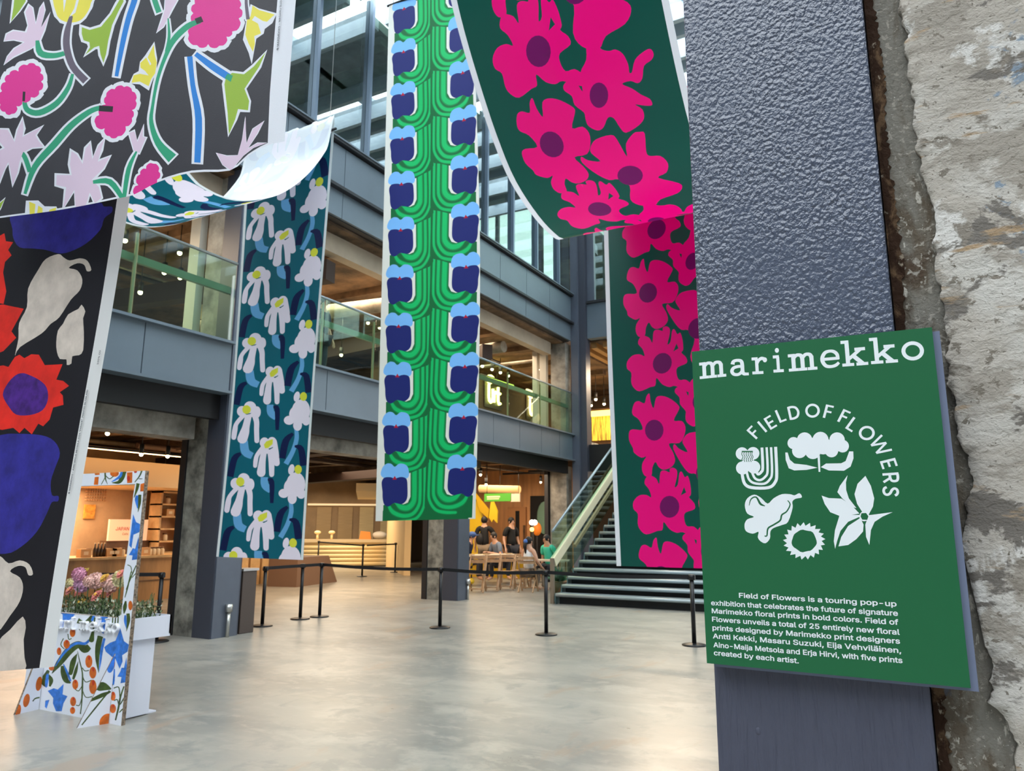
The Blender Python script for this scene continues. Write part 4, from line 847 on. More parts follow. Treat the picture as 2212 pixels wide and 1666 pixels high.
# --- cream cloth with nested green stems and blue buds
gL = [onY(812, 1126, 7.46), onY(827, 560, 7.13), onY(841, 12, 6.85)]; gR = [onY(1027, 1121, 7.46), onY(1037, 545, 7.13), onY(1027, 215, 7.0)]
gR[2] = gR[2]+(gR[2]-gR[1])*((gL[2].z-gR[2].z)/(gR[2].z-gR[1].z)); 
D = Sheet([A3(p) for p in gL], [A3(p) for p in gR], n=8, ripple=lambda u, v: .010*math.sin(u*8+1))
cD = [cloth_mat('cream_cloth', (226, 228, 222)), cloth_mat('dark_green_print', (14, 104, 58)), cloth_mat('leaf_green_print', (14, 190, 106)), cloth_mat('navy_bud', (28, 38, 110)), cloth_mat('sky_bud', (122, 186, 248)), cloth_mat('red_tip', (176, 22, 52)), cloth_mat('mid_green_print', (16, 142, 76))]
z7 = zz(780, 560, 2.775)
half = []                                             # left half of one repeat (px), mirrored for the right half in cloth units
def J(x, bend, end, w): return [(x, -40), (x, bend[1]-75), (x-12, bend[1]-35), bend, ((bend[0]+end[0])/2-8, (bend[1]+end[1])/2+6), end]
stemsL = [([(340, 350), (340, 500), (332, 545), (300, 575), (262, 572), (232, 548)], [26, 26, 26, 28, 26, 10]),
          ([(376, 345), (376, 500), (368, 560), (330, 610), (270, 622), (215, 600), (190, 560)], [16, 16, 16, 18, 20, 20, 12]),
          ([(404, 310), (404, 510), (396, 575), (360, 630), (310, 650), (250, 655)], [13, 13, 13, 14, 16, 14])]
outer = [(425, 290), (425, 610), (400, 640), (360, 652), (310, 672), (240, 690), (158, 690), (160, 560), (215, 545), (262, 560), (300, 545), (316, 510), (316, 290)]
budL = [(4, smooth([(150, 395), (152, 350), (178, 322), (205, 322), (225, 338), (250, 320), (285, 325), (303, 350), (300, 400), (225, 420)])), (3, smooth([(155, 480), (150, 430), (165, 402), (200, 398), (225, 405), (262, 396), (292, 408), (298, 450), (296, 520), (270, 552), (240, 550), (218, 548), (190, 568), (165, 555), (156, 520)])),
        (5, [(212, 412), (225, 390), (236, 412)])]
def dconv(P): return [D.inv(*q, vr=(0, 4)) for q in z7(P)]
pitD = D.inv(*z7([(222, 400)])[0], vr=(0, 5))[1]-D.inv(*z7([(216, 700)])[0], vr=(0, 5))[1]
cx = D.inv(*z7([(417, 480)])[0], vr=(0, 5))[0]
cL = D.inv(*z7([(225, 400)])[0], vr=(0, 5)); cR_ = D.inv(*z7([(617, 340)])[0], vr=(0, 5)); dshift = np.array((0, cR_[1]-cL[1]))
O_, S_, B_ = dconv(outer), [dconv(stroke(p, w, rnd=True)) for p, w in stemsL], [(mi, dconv(R)) for mi, R in budL]
S2 = [dconv(stroke(p, [q*1.5 for q in w], rnd=True)) for p, w in stemsL]
mir = lambda R: [np.array((2*cx-p[0], p[1])) for p in R]
LD = [(1, rect(cx-.12, -.2, cx+.12, D.len+.2))]; bud = []
nd = int(D.len/pitD)+3
for k in range(-3, nd):
    for sgn in (0, 1):
        sh = np.array((0, k*pitD))+(dshift if sgn else 0); g = mir if sgn else (lambda R: R)
        LD.append((1, [p+sh for p in g(O_)]))
        for R in S2: LD.append((6, [p+sh for p in g(R)]))
        for R in S_: LD.append((2, [p+sh for p in g(R)]))
        for mi, R in B_: bud.append((mi, [p+sh for p in g(R)]))
LD = [(1, rect(.11, -.2, D.W-.10, .12))]+LD+bud
LD = remap(LD, cL[1], pitD, list(range(-3, 8)), [D.inv(x, y, vr=(0, 9))[1] for x, y in ((852, 1032), (855, 920), (858, 811), (860, 704), (862, 600), (864, 496), (866, 397), (867, 299), (869, 203), (871, 111), (872, 18))])
rootD = thing('hanging_cloth', (-5.3, 7.46, 1.7), 'cream cloth banner with nested green stems and navy buds down both sides', 'fabric banner', 'printed cloth banners hanging in the atrium')
print_mesh('cloth', rect(0, 0, D.W, D.len), LD, cD, D.P, (.15, .3), rootD)
hang(rootD, Vector(D.P0(0, D.len)), Vector(D.P0(D.W, D.len)), M_rod, M_wire)

# --- dark green cloth with pink poppies, swooping towards the viewer
XL, XR = -2.54, -1.09; ROD = 5.75
swE = [(6.45, 5.35), (6.2, 4.85), (5.85, 4.36), (5.54, 4.06), (5.24, 4.03), (4.91, 4.09), (4.60, 4.21), (4.37, 4.39), (4.17, 4.60), (3.93, 4.90), (3.76, 5.17), (3.5, 5.7), (3.3, 6.3)]
kE = [(6.62, 1.255), (6.58, 3.5), (6.55, ROD)]+swE
def eL(i, y, z_): return np.array((XL+(.03 if i == 0 else 0), y, z_))
Esh = Sheet([eL(i, y, z_) for i, (y, z_) in enumerate(kE)], [np.array((XR, y, z_)) for y, z_ in kE], n=8, ripple=lambda u, v: .010*math.exp(-((u-.62)/.07)**2)*min(1, max(0, v-6.5)))
cE = [cloth_mat('dark_green_cloth', (14, 78, 68), rough=.28, weave=.6), cloth_mat('hem_white', (226, 230, 236)), cloth_mat('poppy_pink', (236, 4, 124), rough=.3, weave=.6), cloth_mat('poppy_eye', (108, 16, 92), rough=.35)]
ze, zs = zz(1280, 820, 3.788), zz(960, 0, 3.086)
flA = [(465, 115), (475, 180), (500, 235), (520, 150), (570, 135), (640, 160), (705, 215), (705, 250), (665, 335), (730, 340), (760, 390), (750, 460), (710, 520), (625, 525), (660, 600), (675, 670), (640, 720), (580, 738), (540, 715), (515, 675), (490, 720), (480, 790), (430, 790), (405, 740), (410, 680), (440, 630), (400, 640), (340, 600), (330, 560), (300, 500), (300, 430), (330, 408), (410, 410), (380, 330), (330, 290), (325, 245), (345, 190), (380, 178), (425, 195), (440, 140)]
flB = [(425, 850), (440, 800), (470, 785), (520, 810), (545, 855), (555, 760), (590, 745), (630, 760), (632, 732), (660, 722), (690, 745), (690, 800), (672, 880), (698, 860), (710, 770), (730, 755), (755, 800), (780, 790), (800, 860), (805, 940), (790, 965), (830, 1010), (835, 1060), (760, 1090), (750, 1140), (772, 1200), (830, 1205), (880, 1260), (880, 1320), (820, 1300), (740, 1250), (690, 1255), (630, 1225), (582, 1165), (572, 1230), (530, 1240), (440, 1268), (390, 1230), (370, 1180), (370, 1100), (335, 1060), (335, 1000), (380, 950), (440, 945), (480, 965), (462, 900)]
flC = [(960, 270), (1010, 290), (1050, 330), (1100, 340), (1140, 330), (1190, 360), (1225, 430), (1232, 482), (1250, 480), (1270, 400), (1320, 350), (1370, 325), (1395, 360), (1380, 400), (1330, 440), (1320, 520), (1290, 555), (1240, 540), (1185, 560), (1250, 590), (1310, 630), (1370, 660), (1385, 700), (1340, 705), (1272, 697), (1320, 730), (1330, 790), (1290, 840), (1210, 885), (1170, 850), (1130, 790), (1090, 785), (1060, 850), (1020, 870), (960, 840), (940, 790), (930, 750), (870, 700), (850, 640), (800, 600), (800, 560), (840, 530), (880, 550), (922, 610), (905, 490), (945, 400), (945, 300)]
flD = [(975, 980), (1010, 930), (1110, 900), (1150, 930), (1217, 1045), (1210, 960), (1260, 890), (1300, 880), (1335, 890), (1345, 1010), (1370, 1040), (1440, 1040), (1490, 1090), (1480, 1150), (1425, 1185), (1560, 1220), (1585, 1250), (1550, 1290), (1440, 1330), (1400, 1370), (1300, 1368), (1240, 1330), (1235, 1240), (1160, 1195), (1100, 1200), (1020, 1160), (920, 1080), (915, 1040), (960, 1065), (1040, 1075), (980, 1020)]
LE = []
vA = Esh.inv(*ze([(505, 415)])[0], vr=(0, 4))[1]; vA0 = Esh.inv(1404, 632, vr=(0, 5))[1]; pE = vA0-vA
vS = Esh.inv(1180, 305, vr=(6.5, 12))
print('E repeat', pE, 'A on strip', vA, 'A in swoop', vS, (vS[1]-vA)/pE, 'len', Esh.len)
bA = pxl(Esh, [(2, ze(smooth(flA, 3))), (3, ze(ell(505, 415, 76, 86)))], vr=(0, 4)); bB = pxl(Esh, [(2, ze(smooth(flB, 3))), (0, ze([(748, 880), (766, 925), (722, 948)])), (3, ze(ell(630, 1042, 80, 90)))], vr=(0, 4))
bC = pxl(Esh, [(2, zs(smooth(flC, 3))), (3, zs(ell(1030, 635, 62, 85)))], vr=(6.5, 12)); bD = pxl(Esh, [(2, zs(smooth(flD, 3))), (3, zs(ell(1238, 1170, 85, 65)))], vr=(6.5, 12))
print('C centre', bC[1][1][0], 'D centre', bD[1][1][0], 'A centre', bA[1][1][0], 'B', bB[-1][1][0])
for bs in (bA, bB, bC, bD):
    for k in range(-10, 12):
        sh = np.array((0, k*pE)); LE += [(mi, [p+sh for p in R]) for mi, R in bs]
LE += [(1, rect(-.1, -.1, .045, Esh.len+.1)), (1, rect(Esh.W-.045, -.1, Esh.W+.1, Esh.len+.1))]
rootE = thing('hanging_cloth', (-1.8, 6.6, 1.25), 'dark green cloth banner with hot pink poppies, swooping overhead beside the textured steel column', 'fabric banner', 'printed cloth banners hanging in the atrium')
print_mesh('cloth', rect(0, 0, Esh.W, Esh.len), LE, cE, Esh.P, (.1, .06), rootE)
hang(rootE, (XL, 6.55, ROD-.02), (XR, 6.55, ROD-.02), M_rod, M_wire)

# ================================================================== things on the atrium floor
M_blk = mat('black_metal', (24, 24, 27), .4, .2); M_belt = mat('belt_black', (18, 18, 22), .8)
def stanchion(p, label, h=.955, group='belt barrier posts'):
    t = thing('belt_barrier_post', (p.x, p.y, 0), label, 'barrier post', group); x, y = p.x, p.y
    MB().lathe((x, y, 0), [(0, 0), (.165, 0), (.17, .012), (.15, .022), (.05, .034), (.03, .036), (0, .036)], 28).build('base', M_blk, t)
    MB().tube([(x, y, .03), (x, y, h-.07)], .030, 14).build('pole', M_blk, t)
    m = MB(); m.tube([(x, y, h-.075), (x, y, h)], .040, 16); m.box(x-.05, y-.02, h-.07, x+.05, y+.02, h-.01); m.build('belt_head', M_blk, t)
    return t
def belt(p, q, label, h=.925, sag=.0, thing_=None):
    m = MB(); n = 8; pts = [(p.x+(q.x-p.x)*k/n, p.y+(q.y-p.y)*k/n, h-sag*math.sin(math.pi*k/n)) for k in range(n+1)]
    for a, b in zip(pts, pts[1:]): m.bar(a, b, .006, .052)
    return m.build('belt', M_belt, label=label, cat='barrier belt', group='barrier belts')
SP_ = {k: onZ(*v) for k, v in dict(a=(337, 1387), b=(566, 1353), c=(648, 1338), d=(690, 1333), e=(950, 1357), f=(1180, 1372), g=(1500, 1395)).items()}
stanchion(SP_['a'], 'black belt barrier post beside the flower print photo frame')
stanchion(SP_['b'], 'black belt barrier post next to the bin at the first column')
stanchion(SP_['c'], 'black belt barrier post below the teal cloth, nearer one of the close pair')
stanchion(SP_['d'], 'black belt barrier post right of the close pair, belt turning the corner')
stanchion(SP_['e'], 'black belt barrier post in front of the middle column')
stanchion(SP_['f'], 'black belt barrier post before the foot of the stairs')
stanchion(SP_['g'], 'black belt barrier post half hidden by the green sign')
belt(SP_['b'], SP_['d'], 'black belt between the posts below the teal cloth'); belt(SP_['d'], SP_['e'], 'black belt stretched from the corner post to the middle column', sag=.03)
belt(SP_['e'], SP_['f'], 'black belt crossing in front of the dining tables', sag=.03); belt(SP_['f'], SP_['g'], 'black belt crossing in front of the stairs', sag=.03)
qa = SP_['a']+Vector((-.75, -.55, 0)); belt(qa, SP_['a'], 'black belt running behind the photo frame')
far = [onZ(*p) for p in ((686, 1226), (782, 1246), (853, 1237))]
for p, l in zip(far, ('thin far barrier post left of the bar front', 'thin far barrier post in the middle of the bar front', 'thin far barrier post at the right end of the bar')): stanchion(p, l, 1.05, 'far barrier posts before the bar')
fv = (far[2]-far[1]).normalized()*.25
belt(far[0], far[1]-(far[1]-far[0]).normalized()*.2, 'far belt along the left half of the bar', 1.0); belt(far[1]+fv, far[2], 'far belt along the right half of the bar', 1.0)
# bin and standpipe at the first column
b0, b1 = onZ(503, 1370), onZ(545, 1366)
M_bin = mat('bin_brown', (82, 70, 64), .45, .3)
t = thing('bin', (-9.2, 8.55, 0), 'brown metal bin with pale lid standing against the first column', 'bin')
m = MB(); m.box(-9.50, 8.32, 0, -9.24, 8.60, .93); m.build('body', M_bin, t, bevel=.01); MB().box(-9.51, 8.31, .93, -9.22, 8.62, .965).build('lid', mat('bin_lid', (170, 166, 164), .35, .6), t)
t = thing('silver_pipe', (-9.14, 8.05, 0), 'small silver standpipe with round head at the foot of the first column', 'pipe')  # plain silver pipe with a round head, no light source
M_sil = mat('silver', (190, 190, 186), .3, .8); MB().tube([(-9.15, 8.02, 0), (-9.15, 8.02, .36)], .026).build('pipe', M_sil, t); MB().tube([(-9.15, 8.02, .36), (-9.15, 8.02, .47)], .05, 14).build('head', M_sil, t)
t = thing('silver_pipe', (-9.14, 14.7, 0), 'small silver standpipe at the foot of the middle column', 'pipe')
MB().tube([(-9.15, 14.72, 0), (-9.15, 14.72, .34)], .026).build('pipe', M_sil, t); MB().tube([(-9.15, 14.72, .34), (-9.15, 14.72, .45)], .05, 14).build('head', M_sil, t)
# stairs rising along the left facade direction
M_tread = mat('tread_steel', (150, 162, 166), .3, .2); M_under = mat('stair_dark', (20, 24, 28), .6); M_string = mat('stringer', (92, 120, 122), .4, .2)
st = thing('staircase', (-5.3, 15, 0), 'steel staircase with pale treads and open risers rising behind the poppy cloth', 'staircase')
NS = 26; y0, dy, z0, dzs = 14.82, .320, .225, .161
for i in range(NS):
    m = MB(); yy, zz_ = y0+dy*i, z0+dzs*i-.16+.0
    m.box(-7.0, yy, zz_+.09, -3.0, yy+.34, zz_+.16); m.tube([(-7.0, yy, zz_+.125), (-3.0, yy, zz_+.125)], .036, 8); m.build('tread', M_tread, st)
m = MB()
for i in range(NS): m.box(-6.98, y0+dy*i+.12, dzs*i-.02+.0, -3.02, y0+dy*i+.15, z0+dzs*i-.08)
m.build('riser_gap_shade', M_under, st)  # dark slabs put in for the shade between the open treads
for x in (-7.03, -2.98):
    m = MB()
    for i in range(NS): a = y0+dy*i; b = z0+dzs*i; m.prism([(x, a-.02, b-.17), (x, a+.0, b), (x, a+dy+.02, b), (x, a+dy+.02, b-.18)], (.02, 0, 0))
    m.bar((x+.01, y0+.05, -.08), (x+.01, y0+dy*NS+.05, dzs*NS-.08), .02, .34); m.build('stringer', M_string, st)
sl = dzs/dy
def onslope(y, h): return h+(y-14.9)*.585
xr = -7.12
MB().bar((xr, 14.95, .86), (xr, 22.6, onslope(22.6, .86)), .09, .20).build('handrail', mat('cream_handrail', (232, 222, 188), .5), st)
m = MB(); m.tube([(xr, 14.9, 1.52), (xr, 22.6, onslope(22.6, 1.52))], .03, 10); m.build('glass_cap_rail', M_rail, st)
MB().prism([(xr-.01, 14.9, .1), (xr-.01, 14.9, 1.5), (xr-.01, 22.6, onslope(22.6, 1.5)), (xr-.01, 22.6, onslope(22.6, .1))], (.015, 0, 0)).build('glass_balustrade', M_glass, st)
MB().box(xr-.04, 14.86, 0, xr+.04, 14.93, .95).build('end_post', mat('taupe_post', (128, 114, 96), .6), st)
MB().bar((-2.9, 14.95, .9), (-2.9, 22.6, onslope(22.6, .9)), .07, .12).build('handrail', MATS['cream_handrail'], st)
MB().bar((-6.9, 15.6, 1.2), (-6.9, 22.6, 1.2+7*.585), .05, .08).build('handrail', mat('olive_rail', (126, 120, 84), .5), st)

# ================================================================== flower photo frame
YF = 4.15
def F2(x, y, c=YF): q = onY(x, y, c); return np.array((q.x, q.z))
zf, zt_ = zz(20, 1270, 5.206), zz(150, 1000, 6.94)
cF = [mat('frame_white', (226, 230, 240), .6), mat('frame_blue', (52, 122, 216), .6, vary=(14, .2)), mat('frame_green', (62, 84, 28), .6, vary=(14, .3)), mat('frame_orange', (216, 104, 22), .6, vary=(14, .15)), mat('frame_red', (190, 44, 20), .6), mat('cardboard_edge', (128, 112, 96), .85, vary=(60, .5))]
def fp(L): return [(mi, [F2(*p) for p in R]) for mi, R in L]
FL = []
def f(mi, P, s=2): FL.append((mi, [F2(*p) for p in zf(smooth(P, s) if s else P)]))
def g_(mi, P, s=2): FL.append((mi, [F2(*p) for p in zt_(smooth(P, s) if s else P)]))
def tul(x, y, rx=38, ry=60, rot=0, zf_=None):
    R = ell(x, y, rx, ry, 14, rot); FL.append((3, [F2(*p) for p in zf(R)])); FL.append((4, [F2(*p) for p in zf(ell(x+4, y-ry*.55, rx*.3, ry*.38, 8))]))
f(1, [(1250, 455), (1290, 600), (1345, 640), (1330, 720), (1270, 760), (1275, 830), (1240, 912), (1195, 800), (1170, 790), (1085, 720), (1068, 668), (1130, 620), (1195, 595)], 0)
f(1, [(1318, 780), (1330, 1060), (1250, 1075), (1262, 1005), (1215, 1000), (1250, 940), (1262, 900), (1290, 900)], 0)
f(1, [(612, 1082), (600, 1200), (655, 1220), (610, 1300), (590, 1390), (525, 1390), (490, 1300), (495, 1240), (432, 1160), (500, 1130), (545, 1145)], 0)
f(1, [(640, 210), (745, 290), (700, 350), (660, 370), (640, 460), (600, 440), (600, 300), (520, 250), (520, 200)], 0)
f(2, stroke([(480, 965), (560, 850), (680, 700), (780, 640), (850, 690), (900, 660)], [6, 70, 90, 80, 90, 60])); f(1, stroke([(520, 880), (620, 730), (740, 630), (850, 628), (900, 590)], [10, 26, 30, 30, 26]))
f(2, stroke([(1025, 545), (1000, 660), (990, 800), (1005, 955)], [60, 64, 44, 4])); f(1, stroke([(1070, 570), (1040, 700), (1025, 830), (1010, 940)], [26, 32, 22, 4]))
f(2, stroke([(600, 880), (610, 960), (640, 1040), (690, 1070)], [40, 64, 60, 16])); f(1, stroke([(610, 860), (650, 950), (690, 1050)], [10, 26, 20]))
f(2, stroke([(768, 715), (790, 820), (822, 960), (822, 1120), (815, 1290), (800, 1420)], [6, 12, 16, 20, 14, 12]))
f(2, stroke([(765, 740), (720, 830), (690, 960)], [4, 60, 46], rnd=True)); f(2, stroke([(775, 830), (750, 930), (722, 1020)], [4, 36, 28], rnd=True))
for p in ([(822, 900), (850, 935), (895, 930)], [(825, 1000), (860, 1060), (925, 1040)], [(822, 1150), (860, 1230), (930, 1225)], [(822, 1100), (780, 1160), (740, 1140)], [(818, 1230), (790, 1320), (750, 1320)], [(660, 520), (670, 580), (700, 570)], [(610, 570), (580, 640), (620, 690)]): f(2, stroke(p, 10))
for x, y, rx, ry in ((895, 830, 40, 72), (940, 955, 40, 68), (940, 1115, 42, 82), (742, 1088, 34, 56), (718, 1280, 34, 54), (712, 1380, 30, 40), (645, 635, 36, 50), (560, 715, 26, 44), (712, 505, 32, 50), (475, 905, 30, 28), (1165, 850, 24, 62), (1168, 1220, 28, 52), (1165, 1360, 36, 52)): tul(x, y, rx, ry)
f(2, stroke([(940, 310), (900, 370), (840, 395), (770, 370)], [40, 60, 40, 60])); f(1, stroke([(960, 300), (930, 370)], 26)); f(2, stroke([(962, 340), (945, 470), (925, 585)], [16, 26, 60], rnd=True)); f(1, [(1020, 330), (1110, 310), (1105, 400), (1060, 520), (1010, 480), (1040, 400)], 0)
for x in (1165, 1195, 1225): f(2, stroke([(x, 320), (x-5, 400), (x-20, 480)], [12, 16, 6]))
f(2, stroke([(1130, 960), (1160, 1040), (1150, 1110)], [50, 56, 10])); f(1, stroke([(1170, 920), (1172, 1080)], [40, 20]))
f(2, stroke([(1290, 1110), (1250, 1230), (1230, 1340), (1195, 1490)], [14, 20, 22, 16]))
for p in ([(1245, 1230), (1230, 1120), (1175, 1130)], [(1232, 1330), (1215, 1260), (1180, 1270)], [(1240, 1400), (1290, 1350)], [(1250, 1310), (1290, 1240)]): f(2, stroke(p, 12))
f(2, stroke([(420, 1120), (390, 1050), (440, 930)], [10, 70, 30])); f(2, stroke([(455, 1110), (470, 1040), (440, 980)], [20, 50, 20]))
f(1, stroke([(430, 980), (415, 1110)], 30)); f(1, [(405, 1270), (452, 1260), (420, 1360), (400, 1340)], 0)
# right upright and top bar
g_(3, [(375, 150), (450, 145), (455, 180), (385, 185)], 0); g_(3, [(380, 215), (440, 210), (430, 330), (365, 330)], 0); g_(3, ell(675, 160, 66, 50)); g_(3, [(860, 145), (945, 140), (940, 300), (865, 305)], 0); g_(4, [(960, 110), (1025, 105), (1005, 150), (975, 155)], 0); g_(4, ell(885, 235, 24, 40))
g_(2, stroke([(535, 140), (540, 240), (570, 320)], [26, 20, 6])); g_(2, stroke([(540, 190), (600, 240), (660, 200)], 14)); g_(2, stroke([(535, 220), (480, 320)], 10)); g_(2, stroke([(825, 125), (790, 220), (740, 290), (640, 300)], [60, 70, 50, 10])); g_(1, stroke([(785, 130), (760, 200), (680, 260), (630, 285)], [30, 40, 26, 8]))
g_(2, stroke([(1090, 105), (1050, 200), (980, 290)], [26, 20, 12])); g_(2, stroke([(1040, 240), (1090, 240)], 10)); g_(2, stroke([(1030, 310), (1010, 400), (970, 520)], [50, 40, 10])); g_(3, [(1065, 320), (1125, 300), (1115, 430), (1060, 430)], 0)
g_(1, stroke([(1015, 490), (1010, 560), (1025, 680)], [40, 60, 20])); g_(2, stroke([(1055, 480), (1050, 600), (1028, 740)], [44, 44, 4]))
g_(1, [(955, 770), (1000, 890), (1060, 920), (1050, 1040), (960, 1080), (930, 1280), (895, 1240), (920, 1050)], 0); g_(1, [(1035, 1110), (1050, 1250), (1010, 1450), (935, 1460), (945, 1390), (890, 1385), (950, 1280), (985, 1290)], 0)
g_(2, stroke([(1000, 1540), (930, 1700), (850, 1900)], [14, 20, 10])); g_(2, stroke([(870, 1530), (920, 1560), (935, 1650)], 12)); g_(2, stroke([(1010, 1640), (940, 1720)], 10))
f(2, stroke([(1370, -180), (1330, 0), (1300, 110)], [10, 16, 8])); f(3, ell(1362, 200, 24, 54), 0); f(2, stroke([(1310, 150), (1300, 220), (1290, 290)], [16, 44, 10])); f(1, stroke([(1305, 310), (1305, 380), (1318, 460)], [20, 30, 4])); f(2, stroke([(1335, 290), (1340, 370), (1318, 490)], [36, 40, 4]))
# outline of the panel and its window opening
rB, rT = F2(262, 1562), F2(316, 1017); lX = -7.32
outF = [np.array((lX, 0.)), np.array((rB[0], 0.)), np.array((rB[0], rT[1])), np.array((lX, rT[1]))]
hole = [F2(*p) for p in [(252, 1335), (262, 1328), (268, 1270), (266, 1240), (273, 1205), (280, 1150), (284, 1105), (288, 1068), (292, 1046)]]
hole = hole+[np.array((lX+.16, F2(190, 1050)[1])), np.array((lX+.16, F2(130, 1325)[1]))]
frm = thing('photo_frame_cutout', (-6.6, YF, 0), 'white cardboard photo frame printed with blue bells, orange tulips and green leaves', 'photo frame')
outF2 = outF
def frame_mesh():
    # the opening is cut out of the panel: bridge outline and hole into one ring
    P = [tuple(p) for p in outF]; H = [tuple(p) for p in hole]
    j = min(range(len(H)), key=lambda k: (H[k][0]-P[0][0])**2+(H[k][1]-P[0][1])**2)
    Hh = H[j:]+H[:j+1]
    if area2(Hh)*area2(P) > 0: Hh = Hh[::-1]
    return P[:1]+Hh+P[:]                                  # start, around hole, back, around outline
o = print_mesh('printed_panel', [np.array(p) for p in frame_mesh()][:], FL, cF, lambda a, b: (a, YF, b), None, frm, smoothf=False)
sd = o.modifiers.new('thick', 'SOLIDIFY'); sd.thickness = .036; sd.offset = -1; sd.use_rim = True; sd.material_offset_rim = 5
def strut(xf, yf, xb, h):
    P_ = [(xf, yf, 0), (xb, YF-.003, 0), (xb, YF-.003, h)]
    st_ = MB(); st_.prism(P_, (.012, 0, 0)); st_.mi = 0
    o = st_.build('side_strut', [cF[0], cF[5]], frm); o.data.polygons[2].material_index = 0
    e = MB(); e.bar(P_[0], P_[2], .022, .012, (1, 0, 0)); e.build('strut_edge', cF[5], frm)
hR = F2(243, 1411)[1]
def strut2(name, xf, xb, h, prints):
    P_ = [np.array((3.93, 0.)), np.array((YF-.004, 0.)), np.array((YF-.004, h))]
    o = print_mesh('side_strut', P_, prints, cF, lambda a, b: (xf+(xb-xf)*(a-3.93)/(YF-3.93), a, b), None, frm, smoothf=False)
    s_ = o.modifiers.new('thick', 'SOLIDIFY'); s_.thickness = .02; s_.material_offset_rim = 5
YS_ = lambda px, py, xc: (lambda q: np.array((q.y, q.z)))(onX(px, py, xc))
spr = [(2, stroke([np.array((3.96, .02)), np.array((4.03, .12)), np.array((4.13, .26))], [.01, .012, .012])), (2, stroke([np.array((4.02, .3)), np.array((4.07, .3)), np.array((4.14, .27))], [.03, .07, .01])), (2, stroke([np.array((4.0, .2)), np.array((4.08, .23)), np.array((4.14, .25))], [.02, .035, .01])), (3, ell(4.13, .02, .05, .06)), (1, ell(4.12, .48, .03, .08))]
strut2('r', -6.13, -6.05, hR, spr)
spl = [(3, ell(3.955, .03, .025, .05)), (3, ell(4.02, .1, .03, .055)), (1, ell(4.0, .42, .03, .05)), (1, ell(3.97, .3, .02, .04)), (3, ell(4.12, .22, .03, .06)), (2, stroke([np.array((4.08, .08)), np.array((4.1, .1)), np.array((4.14, .1))], .012)), (2, ell(4.12, .5, .025, .07))]
strut2('l', -7.02, -7.05, hR+.12, spl)
# raised white wordmark on the frame
lay = []; za = zz(20, 1270, 5.206)
lsp = [('m', 420, 500), ('a', 510, 560), ('r', 520, 560), ('i', 575, 600), ('a', 590, 640), ('r', 660, 700), ('i', 715, 755), ('m', 775, 880), ('e', 890, 955), ('k', 965, 1040), ('k', 1060, 1130), ('o', 1140, 1205)]
lsp = [('m', 430, 500), ('a', 510, 580), ('r', 590, 650), ('i', 665, 720), ('m', 770, 870), ('e', 885, 955), ('k', 965, 1045), ('k', 1058, 1130), ('o', 1140, 1205)]
mat('letter_white', (238, 240, 244), .5)
for ch, xa, xb in lsp:
    lm = MB(); yb = 465+(xa-600)*.075; a = F2(*za([(xa, yb)])[0], YF-.03); b = F2(*za([(xb, yb+6)])[0], YF-.03); w, shp = G[ch]; U = (b-a)/w*1.0; xh = .075
    for R in shp:
        pts = [a+U*p[0]+np.array((0, xh))*p[1] for p in R]; lm.prism([(p[0], YF-.03, p[1]) for p in pts], (0, .028, 0))
    lm.build('raised_letter', MATS['letter_white'], frm)
# white plinth behind the frame and the flowers in it
M_pw = mat('plinth_white', (222, 226, 238), .55)
pth = thing('plinth', (-6.4, 4.5, 0), 'white plinth with a tray top behind the flower photo frame', 'plinth')
xr1, xr2, xr3 = onY(322, 1350, 4.40).x, onY(304, 1480, 4.40).x, onZ(335, 1538).x
zt1, zt0 = onY(318, 1333, 4.40).z, onY(318, 1380, 4.40).z
MB().box(xr3-1.0, 4.22, 0, xr3, 4.60, .012).build('base_plate', M_pw, pth); MB().box(xr2-.75, 4.27, .012, xr2, 4.5, zt0).build('column', M_pw, pth)
m = MB(); m.box(xr1-1.4, 4.24, zt0, xr1, 4.62, zt0+.02); m.box(xr1-1.4, 4.24, zt0+.02, xr1, 4.255, zt1); m.box(xr1-1.4, 4.605, zt0+.02, xr1, 4.62, zt1); m.box(xr1-.015, 4.24, zt0+.02, xr1, 4.62, zt1); m.box(xr1-1.4, 4.24, zt0+.02, xr1-1.385, 4.62, zt1); m.build('tray', M_pw, pth)
M_stem = mat('flower_stem', (62, 84, 40), .7, vary=(30, .4)); zsoil = zt0+.02
fl = [('pink', (171, 1241), .055, 'pom'), ('yellow', (184, 1236), .045, 'flat'), ('cream', (154, 1261), .045, 'pom'), ('lilac pink', (178, 1262), .065, 'pom'), ('coral', (151, 1276), .045, 'flat'), ('coral', (171, 1279), .045, 'flat'), ('blush', (207, 1255), .065, 'pom'), ('orange yellow', (226, 1249), .045, 'flat'), ('coral', (209, 1287), .06, 'flat'),
      ('yellow', (218, 1269), .04, 'flat'), ('blush', (240, 1261), .07, 'pom'), ('cream', (262, 1250), .065, 'pom'), ('coral', (262, 1240), .045, 'flat'), ('orange yellow', (258, 1267), .04, 'flat'), ('coral', (239, 1280), .05, 'flat'), ('mustard', (176, 1300), .035, 'flat'), ('blush', (192, 1256), .045, 'pom')]
fc = {'pink': (214, 150, 176), 'yellow': (232, 196, 20), 'cream': (236, 222, 170), 'lilac pink': (216, 168, 200), 'coral': (232, 128, 118), 'blush': (232, 190, 178), 'orange yellow': (236, 176, 40), 'mustard': (214, 164, 30)}
fmat = {k: mat('petal_'+k.replace(' ', '_'), v, .7, vary=(50, .2), sheen=.3) for k, v in fc.items()}
